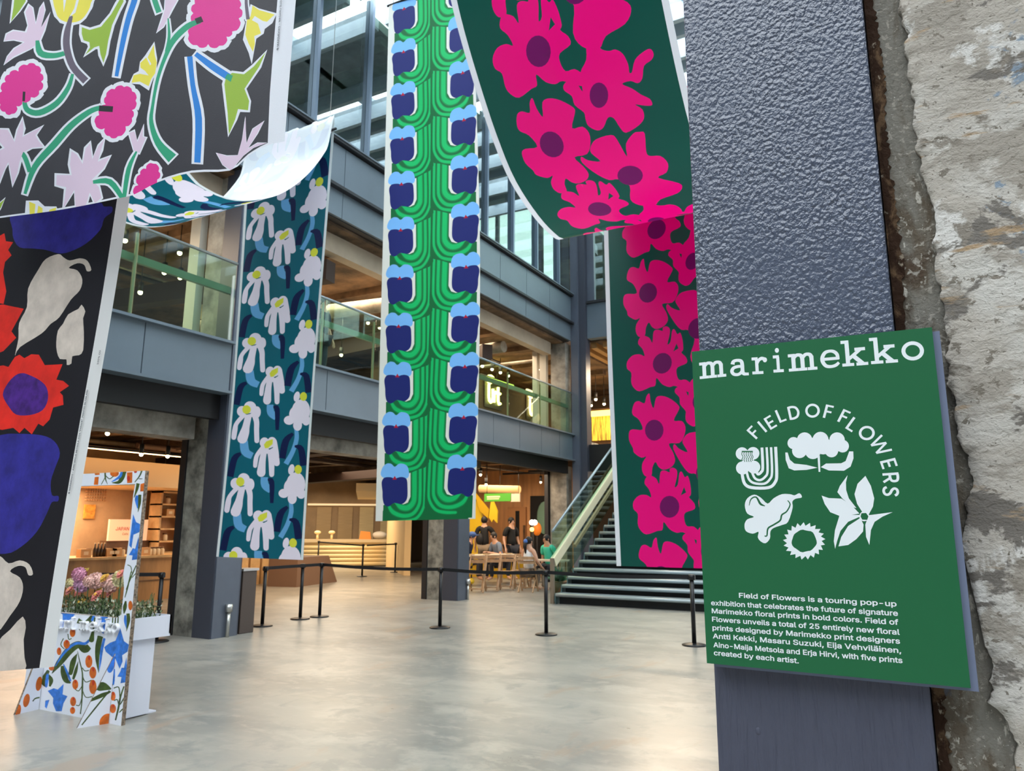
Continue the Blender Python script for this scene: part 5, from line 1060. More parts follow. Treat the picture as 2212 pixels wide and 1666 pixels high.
where = ['highest pom at the left', 'at the top left beside the pink pom', 'at the far left edge', 'large, left of centre', 'at the left edge, low', 'below the lilac pink pom', 'large, centre of the bunch', 'high in the centre', 'low in the centre, the largest flat one', 'centre, below the orange yellow one', 'large, right of centre', 'large, at the right', 'top right, behind the cream pom', 'right, below the cream pom', 'low, under the right blush pom', 'lowest at the left', 'between the two left poms']
for i, ((cn, (px, py), r, kind), wh) in enumerate(zip(fl, where)):
    r *= 1.2
    yy = 4.36+.05*((i*7) % 4); p = onY(px, py, yy)
    t = thing('chrysanthemum' if kind == 'pom' else 'daisy_flower', (p.x, p.y, zsoil), '%s bloom in the white tray, %s' % (cn, wh), 'flower', 'cut flowers behind the photo frame')
    bx = min(max(p.x, xr1-1.3), xr1-.04)
    MB().tube([(bx, yy, zsoil), ((bx+p.x)/2, yy, (zsoil+p.z)/2), (p.x, p.y, p.z-r*.5)], .005, 6).build('stem', M_stem, t)
    m = MB(); rr = random.Random(i)
    if kind == 'pom':
        m.ball(p, r*.8, 12)
        for k in range(70):
            a = k*2.399; zc = 1-2*(k+.5)/70; q = math.sqrt(1-zc*zc); n = Vector((q*math.cos(a), q*math.sin(a), zc)); tn = n.orthogonal().normalized(); bt = n.cross(tn); c_ = p+n*r*.72; s_ = r*.30
            m.add([c_-tn*s_*.7, c_+n*s_*.9-tn*s_*.5, c_+n*s_*1.15+bt*s_*.2, c_+n*s_*.9+tn*s_*.5, c_+tn*s_*.7], [(0, 1, 2, 3, 4)], True)
        m.build('bloom', fmat[cn], t)
    else:
        ax = Vector((rr.uniform(-.3, .3), -.75, .6)).normalized(); tn = ax.orthogonal().normalized(); bt = ax.cross(tn)
        for k in range(30):
            a = k*2*math.pi/15+(.2 if k > 14 else 0); d = tn*math.cos(a)+bt*math.sin(a); e_ = tn*math.cos(a+1.57)+bt*math.sin(a+1.57); l = r*(1 if k < 15 else .7); up_ = ax*(.0 if k < 15 else .015)
            m.add([p+up_, p+up_+d*l*.6-e_*l*.2+ax*.01, p+up_+d*l+ax*.0, p+up_+d*l*.6+e_*l*.2+ax*.01], [(0, 1, 2, 3)], True)
        m.build('petals', fmat[cn], t); MB().ball(p+ax*.012, r*.28, 10).build('flower_centre', fmat['mustard'], t)
m = MB(); rr = random.Random(5)
for k in range(2600):
    x = rr.uniform(xr1-1.36, xr1-.03); y = rr.uniform(4.3, 4.56); z_ = rr.uniform(zsoil, zsoil+.27); d = Vector((rr.uniform(-1, 1), rr.uniform(-1, 1), rr.uniform(.2, 1.4))).normalized(); w = d.orthogonal().normalized(); l = rr.uniform(.018, .045)
    p = Vector((x, y, z_)); m.mi = rr.choice((0, 0, 0, 1, 2, 2))
    m.add([p, p+d*l*.5+w*l*.18, p+d*l, p+d*l*.5-w*l*.18], [(0, 1, 2, 3)])
for k in range(60):
    x = rr.uniform(xr1-1.35, xr1-.04); y = rr.uniform(4.32, 4.54); m.mi = 0; m.tube([(x, y, zsoil), (x+rr.uniform(-.05, .05), y+rr.uniform(-.03, .03), zsoil+rr.uniform(.15, .36))], .0035, 5)
m.build('foliage', [M_stem, mat('tiny_blossom', (176, 178, 156), .7), mat('sage_leaf', (112, 122, 84), .7)], kind='stuff', label='green leaves and tiny filler sprigs packed between the cut flowers', cat='foliage')

# ================================================================== inside the ground floor, left to right
M_wood = mat('warm_wood', (190, 142, 92), .5, vary=(2, .2), stretch=(1, 1, .2)); M_woodd = mat('dark_wood', (108, 76, 50), .5, vary=(2, .25)); M_lwood = mat('pale_wood', (216, 176, 124), .5, vary=(3, .12))
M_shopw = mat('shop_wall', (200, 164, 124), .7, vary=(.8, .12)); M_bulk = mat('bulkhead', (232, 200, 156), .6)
MB().box(-17.4, 2, 0, -17.2, 14.6, 3.5).build('wall_shop', M_shopw, kind=K)
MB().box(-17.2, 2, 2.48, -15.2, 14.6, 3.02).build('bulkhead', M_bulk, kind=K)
MB().box(-17.2, 12.0, 0, -16.9, 12.15, 2.48).build('wall_shop_side', mat('brown_panel', (112, 84, 58), .6), kind=K)
# lit strip that washes the bulkhead
t = thing('cove_light', (-14.7, 9, 3.15), 'long warm strip light washing the cafe bulkhead', 'light')
MB().box(-14.66, 3, 3.16, -14.6, 14, 3.2).build('housing', M_dark, t); MB().box(-14.70, 3, 3.15, -14.66, 14, 3.19).build('tube', mat('warm_tube', (255, 196, 130), emit=14), t)
t = thing('counter', (-15.5, 9.4, 0), 'long wooden cafe counter seen through the flower photo frame', 'counter')
MB().box(-16.2, 4, 0, -15.15, 12.6, .92).build('body', M_wood, t); MB().box(-16.25, 3.9, .92, -15.05, 12.7, .97).build('top', M_lwood, t); MB().box(-15.15, 4, .42, -15.13, 12.6, .44).build('groove', M_woodd, t)
def small(name, p, label, cat, grp, build):
    t = thing(name, p, label, cat, grp); build(t, Vector(p)); return t
M_jar = mat('jar_cream', (228, 206, 170), .4); M_box = mat('box_kraft', (206, 160, 110), .7); M_bott = mat('bottle_dark', (60, 46, 36), .3); M_pinkb = mat('box_pink', (214, 160, 138), .7); M_redf = mat('red_goods', (190, 60, 40), .6)
def jar(t, p): MB().lathe(p, [(0, 0), (.06, 0), (.065, .02), (.065, .12), (.045, .15), (0, .15)], 14).build('body', M_jar, t); MB().lathe(p+Vector((0, 0, .15)), [(0, 0), (.05, 0), (.05, .03), (0, .03)], 14).build('lid', M_woodd, t)
def bottle(t, p): MB().lathe(p, [(0, 0), (.035, 0), (.038, .14), (.014, .2), (.014, .27), (0, .27)], 12).build('body', M_bott, t); MB().lathe(p+Vector((0, 0, .27)), [(0, 0), (.017, 0), (.017, .02), (0, .02)], 10).build('cap', M_jar, t)
def carton(t, p, m=None): MB().box(p.x-.08, p.y-.11, p.z, p.x+.08, p.y+.11, p.z+.17).build('carton', m or M_box, t); MB().box(p.x+.08, p.y-.05, p.z+.05, p.x+.082, p.y+.05, p.z+.12).build('sticker', M_jar, t)
ctr = [(onX(q, 1205, -15.3).y, f_) for q, f_ in ((203, bottle), (210, bottle), (217, bottle), (224, bottle), (190, jar), (180, carton), (236, carton), (247, carton), (262, jar), (309, carton), (320, jar), (329, jar), (338, jar), (347, jar))]
nmz = {bottle: ('bottle', 'dark bottle with pale cap'), jar: ('jar', 'cream jar with brown lid'), carton: ('carton', 'kraft carton with a pale sticker')}
posz = ['first of four bottles', 'second of four bottles', 'third of four bottles', 'last of four bottles', 'left of the bottles', 'left end of the goods', 'right of the bottles', 'behind the frame edge', 'beside the frame edge', 'right of the frame edge', 'first jar right of frame', 'second jar right of frame', 'third jar right of frame', 'last jar before the column']
for (yy, fn), ps in zip(ctr, posz): small(nmz[fn][0], (-15.3, yy, .97), '%s on the cafe counter, %s' % (nmz[fn][1], ps), nmz[fn][0], 'goods on the cafe counter', fn)
# menu board, pictures, shelf unit
mp0, mp1 = onX(238, 1122, -16.6), onX(292, 1168, -16.6)
t = thing('menu_board', (-16.6, (mp0.y+mp1.y)/2, mp1.z), 'pale lit menu board with red writing behind the cafe counter', 'sign')
MB().box(-16.66, mp0.y, mp1.z, -16.6, mp1.y+.3, mp0.z).build('panel', mat('menu_panel', (240, 200, 164), .5, emit=.35), t)
q = onX(250, 1146, -16.59); text('writing', 'JAPAN', q, (0, 1, 0), (0, 0, 1), .15, mat('menu_red', (206, 110, 96), .6), t, ext=.001); q = onX(264, 1156, -16.59); text('writing', 'Cafe', q, (0, 1, 0), (0, 0, 1), .10, mat('menu_grey', (190, 150, 124), .6), t, ext=.001)
MB().box(-16.9, mp0.y, 0, -16.66, 12.0, mp1.z).build('back_cabinet', M_woodd, label='dark cabinet under the lit menu board', cat='cabinet')
t = thing('picture', (-17.15, 9.0, 1.7), 'small orange poster on the cafe wall', 'poster'); pq0, pq1 = onX(184, 1090, -17.15), onX(204, 1121, -17.15)
MB().box(-17.19, pq0.y, pq1.z, -17.15, pq1.y, pq0.z).build('sheet', mat('orange_poster', (222, 150, 60), .6, vary=(12, .2)), t)
m = MB()
tq0, tq1 = onX(188, 1052, -17.15), onX(232, 1084, -17.15)
for i in range(9):
    for j in range(5): m.box(-17.2, tq0.y+(tq1.y-tq0.y)*(i+.15)/9, tq1.z+(tq0.z-tq1.z)*(j+.2)/5, -17.16, tq0.y+(tq1.y-tq0.y)*(i+.75)/9, tq1.z+(tq0.z-tq1.z)*(j+.75)/5)
m.build('wall_tiles', mat('tile_row', (206, 160, 116), .5), kind=K)
t = thing('shelf_unit', (-16.6, 13.2, 0), 'open pale wood shelf unit beside the first column', 'shelf')
sy0, sy1 = onX(349, 1070, -16.4).y, onX(352, 1070, -16.4).y+1.5
for k, yy in enumerate((sy0, (sy0+sy1)/2, sy1)): MB().box(-16.8, yy, 0, -16.4, yy+.05, 2.46).build('upright', M_lwood, t)
zsf = [.95, 1.22, 1.52, 1.82, 2.12, 2.42]
for zz_ in zsf: MB().box(-16.8, sy0, zz_, -16.4, sy1+.05, zz_+.04).build('shelf_board', M_lwood, t)
MB().box(-16.82, sy0, 0, -16.8, sy1, 2.46).build('back_panel', M_wood, t)
for k, (dy_, zl_, fn, ps) in enumerate([(.3, 2.16, jar, 'on the top shelf'), (1.0, 2.16, jar, 'on the top shelf, right side'), (.35, 1.86, carton, 'on the second shelf'), (1.0, 1.56, jar, 'on the third shelf, right side'), (.3, 1.26, jar, 'on the lowest visible shelf')]):
    small(nmz[fn][0], (-16.55, sy0+dy_, zl_), '%s %s of the pale shelf unit' % (nmz[fn][1], ps), nmz[fn][0], 'goods on the shelf unit', fn)
# spotlights
M_lamp = mat('lamp_glow', (255, 226, 170), emit=22); M_can = mat('lamp_can', (30, 28, 26), .5)
def spot(px, py, x, label, r=.05, z_top=.12):
    r *= .72
    p = onX(px, py, x); t = thing('spotlight', p, label, 'spotlight', 'small ceiling spotlights'); MB().tube([p+Vector((0, 0, .02)), p+Vector((0, 0, .2))], r*1.15, 12).build('can', M_can, t)
    MB().ball(p, r, 12).build('bulb', M_lamp, t)
    MB().tube([p+Vector((0, 0, .2)), (p.x, p.y, 3.75 if p.z < 4 else 7.3)], .01, 6).build('stem', M_can, t)
for a in [(232, 937, -13, 'round black spotlight hanging above the flower photo frame'), (305, 982, -13, 'black track spotlight right above the flower photo frame'), (362, 986, -13, 'black track spotlight just left of the first column'), (353, 1049, -15.5, 'recessed light in the cafe soffit')]: spot(*a)
for a in [(303, 632, -13, 'bright warm spotlight behind the railing beside the black cloth'), (270, 520, -12, 'small spotlight behind the railing, highest left'), (388, 547, -12, 'small warm spotlight beside the white jamb, upper'), (355, 589, -12.5, 'dim small spotlight below the handrail, middle'), (389, 600, -12.5, 'dim small spotlight below the handrail, right')]: spot(*a, r=.06)
for a in [(705, 600, -12, 'spotlight beside the edge of the teal cloth'), (816, 650, -12, 'spotlight left of the cream cloth, upper'), (795, 698, -13, 'spotlight between teal and cream cloths, left of two'), (820, 708, -13, 'spotlight between teal and cream cloths, right of two'), (737, 767, -13, 'low spotlight between teal and cream cloths')]: spot(*a, r=.06)
for a in [(1127, 782, -12.5, 'highest spotlight right of the cream cloth'), (1042, 791, -12.2, 'first of the row of spotlights above the left glowing sign'), (1063, 798, -12.2, 'second of the row of spotlights above the left glowing sign'), (1081, 805, -12.2, 'third of the row of spotlights above the left glowing sign'), (1098, 812, -12.2, 'fourth of the row of spotlights above the left glowing sign'), (1168, 799, -11.5, 'spotlight beside the white jamb near the corner column')]: spot(*a, r=.07)
for a in [(1038, 1026, -11, 'ground floor spotlight beside the cream cloth'), (1050, 1047, -11.5, 'ground floor spotlight above the green banner'), (1168, 1042, -10.5, 'ground floor spotlight left of the concrete pier')]: spot(*a, r=.05)
def spotY(px, py, y, label, r=.07):
    r *= .75
    p = onY(px, py, y); t = thing('spotlight', p, label, 'spotlight', 'small ceiling spotlights'); MB().tube([p+Vector((0, 0, .02)), p+Vector((0, 0, .25))], r*1.2, 12).build('can', M_can, t); MB().ball(p, r, 12).build('bulb', M_lamp, t); MB().tube([p+Vector((0, 0, .25)), (p.x, p.y, 7.4)], .01, 6).build('stem', M_can, t)
for a in [(1276, 728, 23, 'spotlight right of the corner column, left of the pair'), (1303, 725, 23, 'spotlight right of the corner column, right of the pair'), (1287, 863, 25, 'big cylinder lamp beyond the stairs'), (1277, 876, 26, 'small low lamp beyond the stairs, left'), (1305, 873, 26, 'small low lamp beyond the stairs, right')]: spotY(*a)
# booth and cabinets between the first two columns
t = thing('cabinet', (-15.4, 14, 0), 'row of pale wooden cabinets with dark gaps behind the bin', 'cabinet')
yy = onX(515, 1230, -16.7).y
for k in range(4):
    MB().box(-17.2, yy+k*.42, 0, -16.7, yy+k*.42+.34, 1.35).build('door_panel', M_lwood, t)
MB().box(-17.3, yy-.05, 0, -17.2, yy+1.8, 1.4).build('back', M_dark, t)
bo = [onZ(640, 1269), onZ(728, 1257)]
t = thing('bench_block', (-15.4, 16.2, 0), 'low brown wooden block with a slanted end behind the barrier posts', 'bench')
dv = (bo[1]-bo[0]); n_ = Vector((dv.y, -dv.x, 0)).normalized()*-.9; pL, pR = bo[0], bo[1]
sl_ = dv.normalized()*.55
MB().prism([pL, pR, pR-sl_+Vector((0, 0, .78)), pL+Vector((0, 0, .78))], -n_*-1).build('body', mat('brown_block', (120, 92, 74), .6), t)
# bar in the middle distance
bl, br = onZ(640, 1225), onZ(852, 1224); bl = Vector((bl.x, bl.y, 0)); d_ = (br-bl).normalized(); nb = Vector((d_.y, -d_.x, 0))
if nb.dot(Vector((0, -1, 0))) < 0: nb = -nb
t = thing('bar_counter', bl, 'cream bar counter with rounded horizontal ribs in the middle distance', 'counter')
M_crm = mat('bar_cream', (238, 214, 164), .4); Lb_ = (br-bl).length
MB().prism([bl, br, br+Vector((0, 0, 1.0)), bl+Vector((0, 0, 1.0))], -nb*.8).build('body', M_crm, t)
for k in range(5): MB().tube([bl+nb*.02+Vector((0, 0, .12+.165*k)), br+nb*.02+Vector((0, 0, .12+.165*k))], .082, 12).build('rib', M_crm, t)
MB().prism([bl+nb*.12+Vector((0, 0, .98)), br+nb*.12+Vector((0, 0, .98)), br+nb*.12+Vector((0, 0, 1.1)), bl+nb*.12+Vector((0, 0, 1.1))], -nb*1.0).build('top', mat('bar_top', (200, 180, 146), .3), t)
MB().prism([bl+nb*.05, br+nb*.05, br+nb*.05+Vector((0, 0, .06)), bl+nb*.05+Vector((0, 0, .06))], -nb*.02).build('kick_plate', M_dark, t)
for k, (px, ps) in enumerate(((680, 'left'), (711, 'right'))):
    s_ = (px-640)/(852-640)*Lb_; p = bl+d_*s_-nb*.3+Vector((0, 0, 1.1)); tt = thing('beer_tap', p, 'cream lamp shaped tap on the bar, the %s one' % ps, 'tap', 'taps on the bar')
    MB().tube([p, p+Vector((0, 0, .22))], .05, 10).build('stem', M_crm, tt); MB().ball(p+Vector((0, 0, .28)), .13, 12, (1.1, 1.1, .6)).build('head', M_crm, tt)
p = bl+d_*(.72*Lb_)-nb*.4+Vector((0, 0, 1.1)); tt = thing('bread_display', p, 'orange and grey bundle lying on the bar', 'bundle')
MB().prism([p+d_*-.4, p+d_*.1, p+d_*.05+Vector((0, 0, .3)), p+d_*-.35+Vector((0, 0, .34))], -nb*.3).build('orange_wrap', mat('orange_wrap', (216, 134, 60), .6), tt); MB().ball(p+d_*.45+Vector((0, 0, .17)), .2, 12, (1.9, 1, .8)).build('grey_bag', mat('grey_bag', (190, 182, 170), .6), tt)
bk = -nb*3.0
M_kit = mat('kitchen_wall', (150, 124, 92), .6, vary=(1, .1)); MB().prism([bl+bk-d_*6, br+bk+d_*.6, br+bk+d_*.6+Vector((0, 0, 3.75)), bl+bk-d_*6+Vector((0, 0, 3.75))], -nb*.2).build('wall_kitchen', M_kit, kind=K)
t = thing('wall_shelf', bl+bk, 'long lit shelf on the kitchen wall behind the bar', 'shelf'); MB().prism([bl+bk+Vector((0, 0, 2.56)), br+bk+Vector((0, 0, 2.56)), br+bk+Vector((0, 0, 2.64)), bl+bk+Vector((0, 0, 2.64))], nb*.35).build('board', mat('lit_shelf', (248, 222, 176), .5, emit=.5), t)
t = thing('extractor_hood', bl+bk, 'wide cream extractor hood hanging above the bar', 'hood'); h0 = bl+bk+d_*(.55*Lb_); MB().prism([h0+nb*1.6+Vector((0, 0, 3.15)), h0+nb*1.6+Vector((0, 0, 3.5)), h0+Vector((0, 0, 3.5)), h0+Vector((0, 0, 2.85))], d_*3.2).build('hood', M_crm, t)
for k in range(4):
    s_ = (.1+.24*k)*Lb_; p = bl+bk+d_*s_; MB().prism([p+Vector((0, 0, 1.0)), p+d_*.16*Lb_+Vector((0, 0, 1.0)), p+d_*.16*Lb_+Vector((0, 0, 2.5)), p+Vector((0, 0, 2.5))], nb*.06).build('rolling_shutter' if k > 1 else 'wall_cabinet', mat('shutter%d' % k, (196, 176, 132) if k > 1 else (166, 140, 100), .5, vary=(14, .15), stretch=(.05, .05, 6)), label=['pale cabinet at the left end of the kitchen wall', 'second cabinet behind the bar, beside the shutters', 'slatted shutter behind the bar, left of two', 'slatted shutter behind the bar, right of two'][k], cat='shutter' if k > 1 else 'cabinet')
w0, w1 = onZ(845, 1225), onZ(886, 1244); MB().prism([w0, w1, w1+Vector((0, 0, 3.75)), w0+Vector((0, 0, 3.75))], (-.2, -.1, 0)).build('wall_cream_partition', mat('cream_partition', (240, 208, 156), .6), kind=K)
pc = w0+(w1-w0)*.45; t = thing('poster', pc+Vector((.03, -.03, 1.8)), 'framed drawing of circles on the cream partition wall', 'poster'); dd = (w1-w0).normalized(); nn_ = Vector((dd.y, -dd.x, 0)); nn_ = nn_ if nn_.y < 0 else -nn_
MB().prism([pc+Vector((0, 0, 1.7)), pc+dd*.9+Vector((0, 0, 1.7)), pc+dd*.9+Vector((0, 0, 3.0)), pc+Vector((0, 0, 3.0))], nn_*.03).build('frame', M_woodd, t); MB().prism([pc+dd*.06+nn_*.03+Vector((0, 0, 1.76)), pc+dd*.84+nn_*.03+Vector((0, 0, 1.76)), pc+dd*.84+nn_*.03+Vector((0, 0, 2.94)), pc+dd*.06+nn_*.03+Vector((0, 0, 2.94))], nn_*.01).build('sheet', mat('poster_sheet', (250, 232, 190), .6, vary=(9, .35)), t)

# ================================================================== dining corner
MB().box(-16, 23.2, 0, -9.9, 23.4, 3.75).build('wall_dining', mat('dining_wood_wall', (216, 160, 108), .6, vary=(1.2, .12), stretch=(3, 1, .3)), kind=K)
def Yb(x0, y0, x1, y1, Y_, name, m, parent=None, d=.05, **k):
    a, b = onY(x0, y0, Y_), onY(x1, y1, Y_); return MB().box(a.x, Y_-d, b.z, b.x, Y_, a.z).build(name, m, parent, **k)
dr = thing('door', (-12, 23.1, 0), 'tall wooden door with black slot window behind the diners', 'door')
a, b = onY(1098, 1096, 23.15), onY(1137, 1250, 23.15); MB().box(a.x, 23.1, 0, b.x, 23.18, a.z).build('leaf', mat('door_wood', (200, 142, 92), .5), dr); Yb(1114, 1104, 1122, 1196, 23.1, 'slot_window', M_black, dr, .02); Yb(1131, 1135, 1135, 1180, 23.1, 'pull_handle', M_woodd, dr, .05)
Yb(1147, 1072, 1188, 1260, 23.18, 'opening_darkness', M_black, None, .06, kind=K)  # black slab on the wall paints in the darkness of an opening
dg = thing('wall_decoration', onY(1175, 1120, 23), 'pale green leaf shape on the dark opening', 'decoration'); c0 = onY(1175, 1119, 23.0)
MB().ball(c0, .55, 12, (.5, .04, 1)).build('leaf_shape', mat('leaf_decor', (120, 160, 140), .5), dg); dg.rotation_euler = (0, .0, 0)
gl_ = thing('globe_lamp', onY(1152, 1129, 21.5), 'pair of white globe lamps behind the dining people', 'lamp')
for px in (1149, 1155): MB().ball(onY(px, 1129, 21.5), .085, 12).build('globe', mat('globe_white', (255, 250, 240), emit=8) if 'globe_white' not in MATS else MATS['globe_white'], gl_)
MB().tube([onY(1152, 1131, 21.5), (onY(1152, 1131, 21.5).x, 21.5, 0)], .02, 8).build('stand', M_can, gl_)
am = thing('globe_lamp', onY(1149, 1144, 21.5), 'small amber globe lamp under the pair of white ones', 'lamp'); q = onY(1149, 1144, 21.3); MB().ball(q, .07, 12).build('globe', mat('globe_amber', (255, 190, 90), emit=5), am); MB().tube([q, (q.x, q.y, 0)], .015, 6).build('stand', M_can, am)
ol = thing('orange_lamp', onY(1160, 1143, 22.2), 'orange rounded lamp shade right of the globe lamps', 'lamp'); q = onY(1160, 1143, 22.2); MB().ball(q, .2, 12, (.8, .6, 1.1)).build('shade', mat('orange_shade', (226, 120, 30), .6, emit=.3), ol); MB().tube([q, (q.x, q.y, 0)], .025, 6).build('stand', M_can, ol)
# yellow tent-like structure
yl = thing('playhouse', (-12, 21, 0), 'tall yellow folded panel structure behind the standing person', 'structure')
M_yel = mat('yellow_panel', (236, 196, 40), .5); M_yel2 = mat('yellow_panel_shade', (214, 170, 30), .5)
def py(P, Y_, d, m): MB().prism([onY(x, y, Y_) for x, y in P], (0, d, 0)).build('panel', m, yl)
py([(1004, 1082), (1026, 1080), (1040, 1100), (1042, 1215), (1004, 1215)], 21.4, .08, M_yel); py([(1024, 1062), (1056, 1102), (1054, 1120), (1036, 1104)], 21.3, .06, M_yel2); py([(1056, 1118), (1060, 1085), (1066, 1084), (1074, 1104), (1073, 1130), (1066, 1122), (1062, 1128)], 21.2, .06, M_yel); py([(1000, 1066), (1010, 1075), (1004, 1100), (998, 1100)], 21.35, .06, M_yel)
MB().box(-13.4, 21.5, 0, -11.2, 21.7, .5).build('base', M_yel2, yl)
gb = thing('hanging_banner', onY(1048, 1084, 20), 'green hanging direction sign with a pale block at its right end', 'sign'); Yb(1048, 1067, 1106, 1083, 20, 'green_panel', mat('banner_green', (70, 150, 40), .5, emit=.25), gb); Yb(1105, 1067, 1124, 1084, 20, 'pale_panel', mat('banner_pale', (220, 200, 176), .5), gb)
Yb(1052, 1072, 1080, 1075, 19.95, 'writing_line', M_jar, gb, .004); Yb(1052, 1077, 1078, 1079, 19.95, 'writing_line', M_jar, gb, .004)
for px in (1052, 1120): MB().tube([onY(px, 1067, 19.98), onY(px, 1067, 19.98)+Vector((0, 0, 1.1))], .008, 6).build('hanger', M_can, gb)
lt = thing('wood_duct', onY(1035, 1056, 20.5), 'long wood coloured cylinder duct above the green hanging sign', 'lamp'); MB().tube([onY(1037, 1056, 20.5), onY(1122, 1058, 20.5)], .12, 16).build('cylinder', mat('duct_wood_glow', (226, 176, 116), .5, emit=.3), lt); MB().tube([onY(1080, 1056, 20.5), onY(1080, 1056, 20.5)+Vector((0, 0, .9))], .01, 6).build('hanger', M_can, lt)  # a duct, not a lamp; faint glow added to its wood colour

def tf(p, rz): return Matrix.Translation(Vector((p[0], p[1], 0))) @ Matrix.Rotation(rz, 4, 'Z')
M_ch = mat('chair_wood', (180, 146, 112), .5, vary=(8, .12))
def make_chair():
    t = thing('folding_chair', (0, 0, 0), 'x', 'chair')
    for s in (-.21, .21):
        MB().bar((s, -.28, 0), (s, .24, .88), .03, .045).build('leg', M_ch, t); MB().bar((s*.88, .26, 0), (s*.88, -.22, .46), .03, .045).build('leg', M_ch, t)
    m = MB()
    for k in range(5): m.box(-.2, -.2+k*.085, .44, .2, -.13+k*.085, .465)
    m.build('seat', M_ch, t)
    MB().bar((-.22, .17, .74), (.22, .17, .74), .02, .08).build('back_slat', M_ch, t); MB().bar((-.22, .225, .84), (.22, .225, .84), .02, .08).build('back_slat', M_ch, t)
    MB().bar((-.2, -.22, .09), (.2, -.22, .09), .03, .03).build('foot_bar', M_ch, t)
    return t
ch0 = make_chair(); chs = [((1140, 1279), .25, 'wooden folding chair nearest the stairs, the woman in white sits on it'), ((1124, 1270), -2.9, 'wooden folding chair right of the middle pair at the long table'), ((1094, 1273), -2.8, 'wooden folding chair in the middle of the long table'), ((1062, 1276), -2.8, 'wooden folding chair left of the middle pair at the long table'), ((1030, 1279), -2.8, 'wooden folding chair beside the middle column'), ((1150, 1258), -1.7, 'wooden folding chair at the right end of the long table, bag on its back')]
CP = []
for k, ((px, py_), rz, lab) in enumerate(chs):
    o = ch0 if k == 0 else copy_tree(ch0); p = onZ(px, py_); p.z = 0; o.location = p; o.rotation_euler = (0, 0, rz+math.pi); tag(o, lab, 'chair', 'folding chairs at the dining table'); CP.append((p, rz))
ch0.location = CP[0][0]
# long table
ta, tb = onZ(1022, 1268), onZ(1122, 1262); ta.z = tb.z = 0
dt = (tb-ta).normalized(); nt_ = Vector((-dt.y, dt.x, 0)); t = thing('table', (ta+tb)/2, 'long dining table with pale top behind the folding chairs', 'table')
ta2, tb2 = ta-dt*.4, tb+dt*.1
MB().prism([ta2+Vector((0, 0, .80)), tb2+Vector((0, 0, .80)), tb2+nt_*.8+Vector((0, 0, .80)), ta2+nt_*.8+Vector((0, 0, .80))], (0, 0, .04)).build('table_top', mat('table_top', (206, 190, 168), .4), t)
for e_ in (ta2+dt*.2, tb2-dt*.2):
    for w in (.08, .7): MB().bar(e_+nt_*w, e_+nt_*w+Vector((0, 0, .8)), .05, .05).build('leg', M_ch, t)
def dish(p, label): tt = thing('plate', p, label, 'plate', 'plates on the dining table'); MB().lathe(p, [(0, 0), (.07, 0), (.12, .02), (.125, .024), (.07, .01), (0, .008)], 20).build('dish', M_jar, tt)
for k, s_ in enumerate((.25, .5, .88)): dish(ta2+(tb2-ta2)*s_+nt_*.3+Vector((0, 0, .84)), 'cream plate on the dining table, ' + ('nearest the yellow structure', 'before the man in grey blue', 'at the right end')[k])
gk = onZ(1018, 1265); gk.z = 0; t = thing('lemon_stand', gk, 'black wire stand with yellow round fruit beside the middle column', 'stand')
MB().tube([gk, gk+Vector((0, 0, .75))], .02, 8).build('pole', M_can, t)
for zz_ in (.12, .38, .6): MB().ball(gk+Vector((.05*math.sin(zz_*20), -.05, zz_)), .085, 12).build('fruit', M_yel, t)

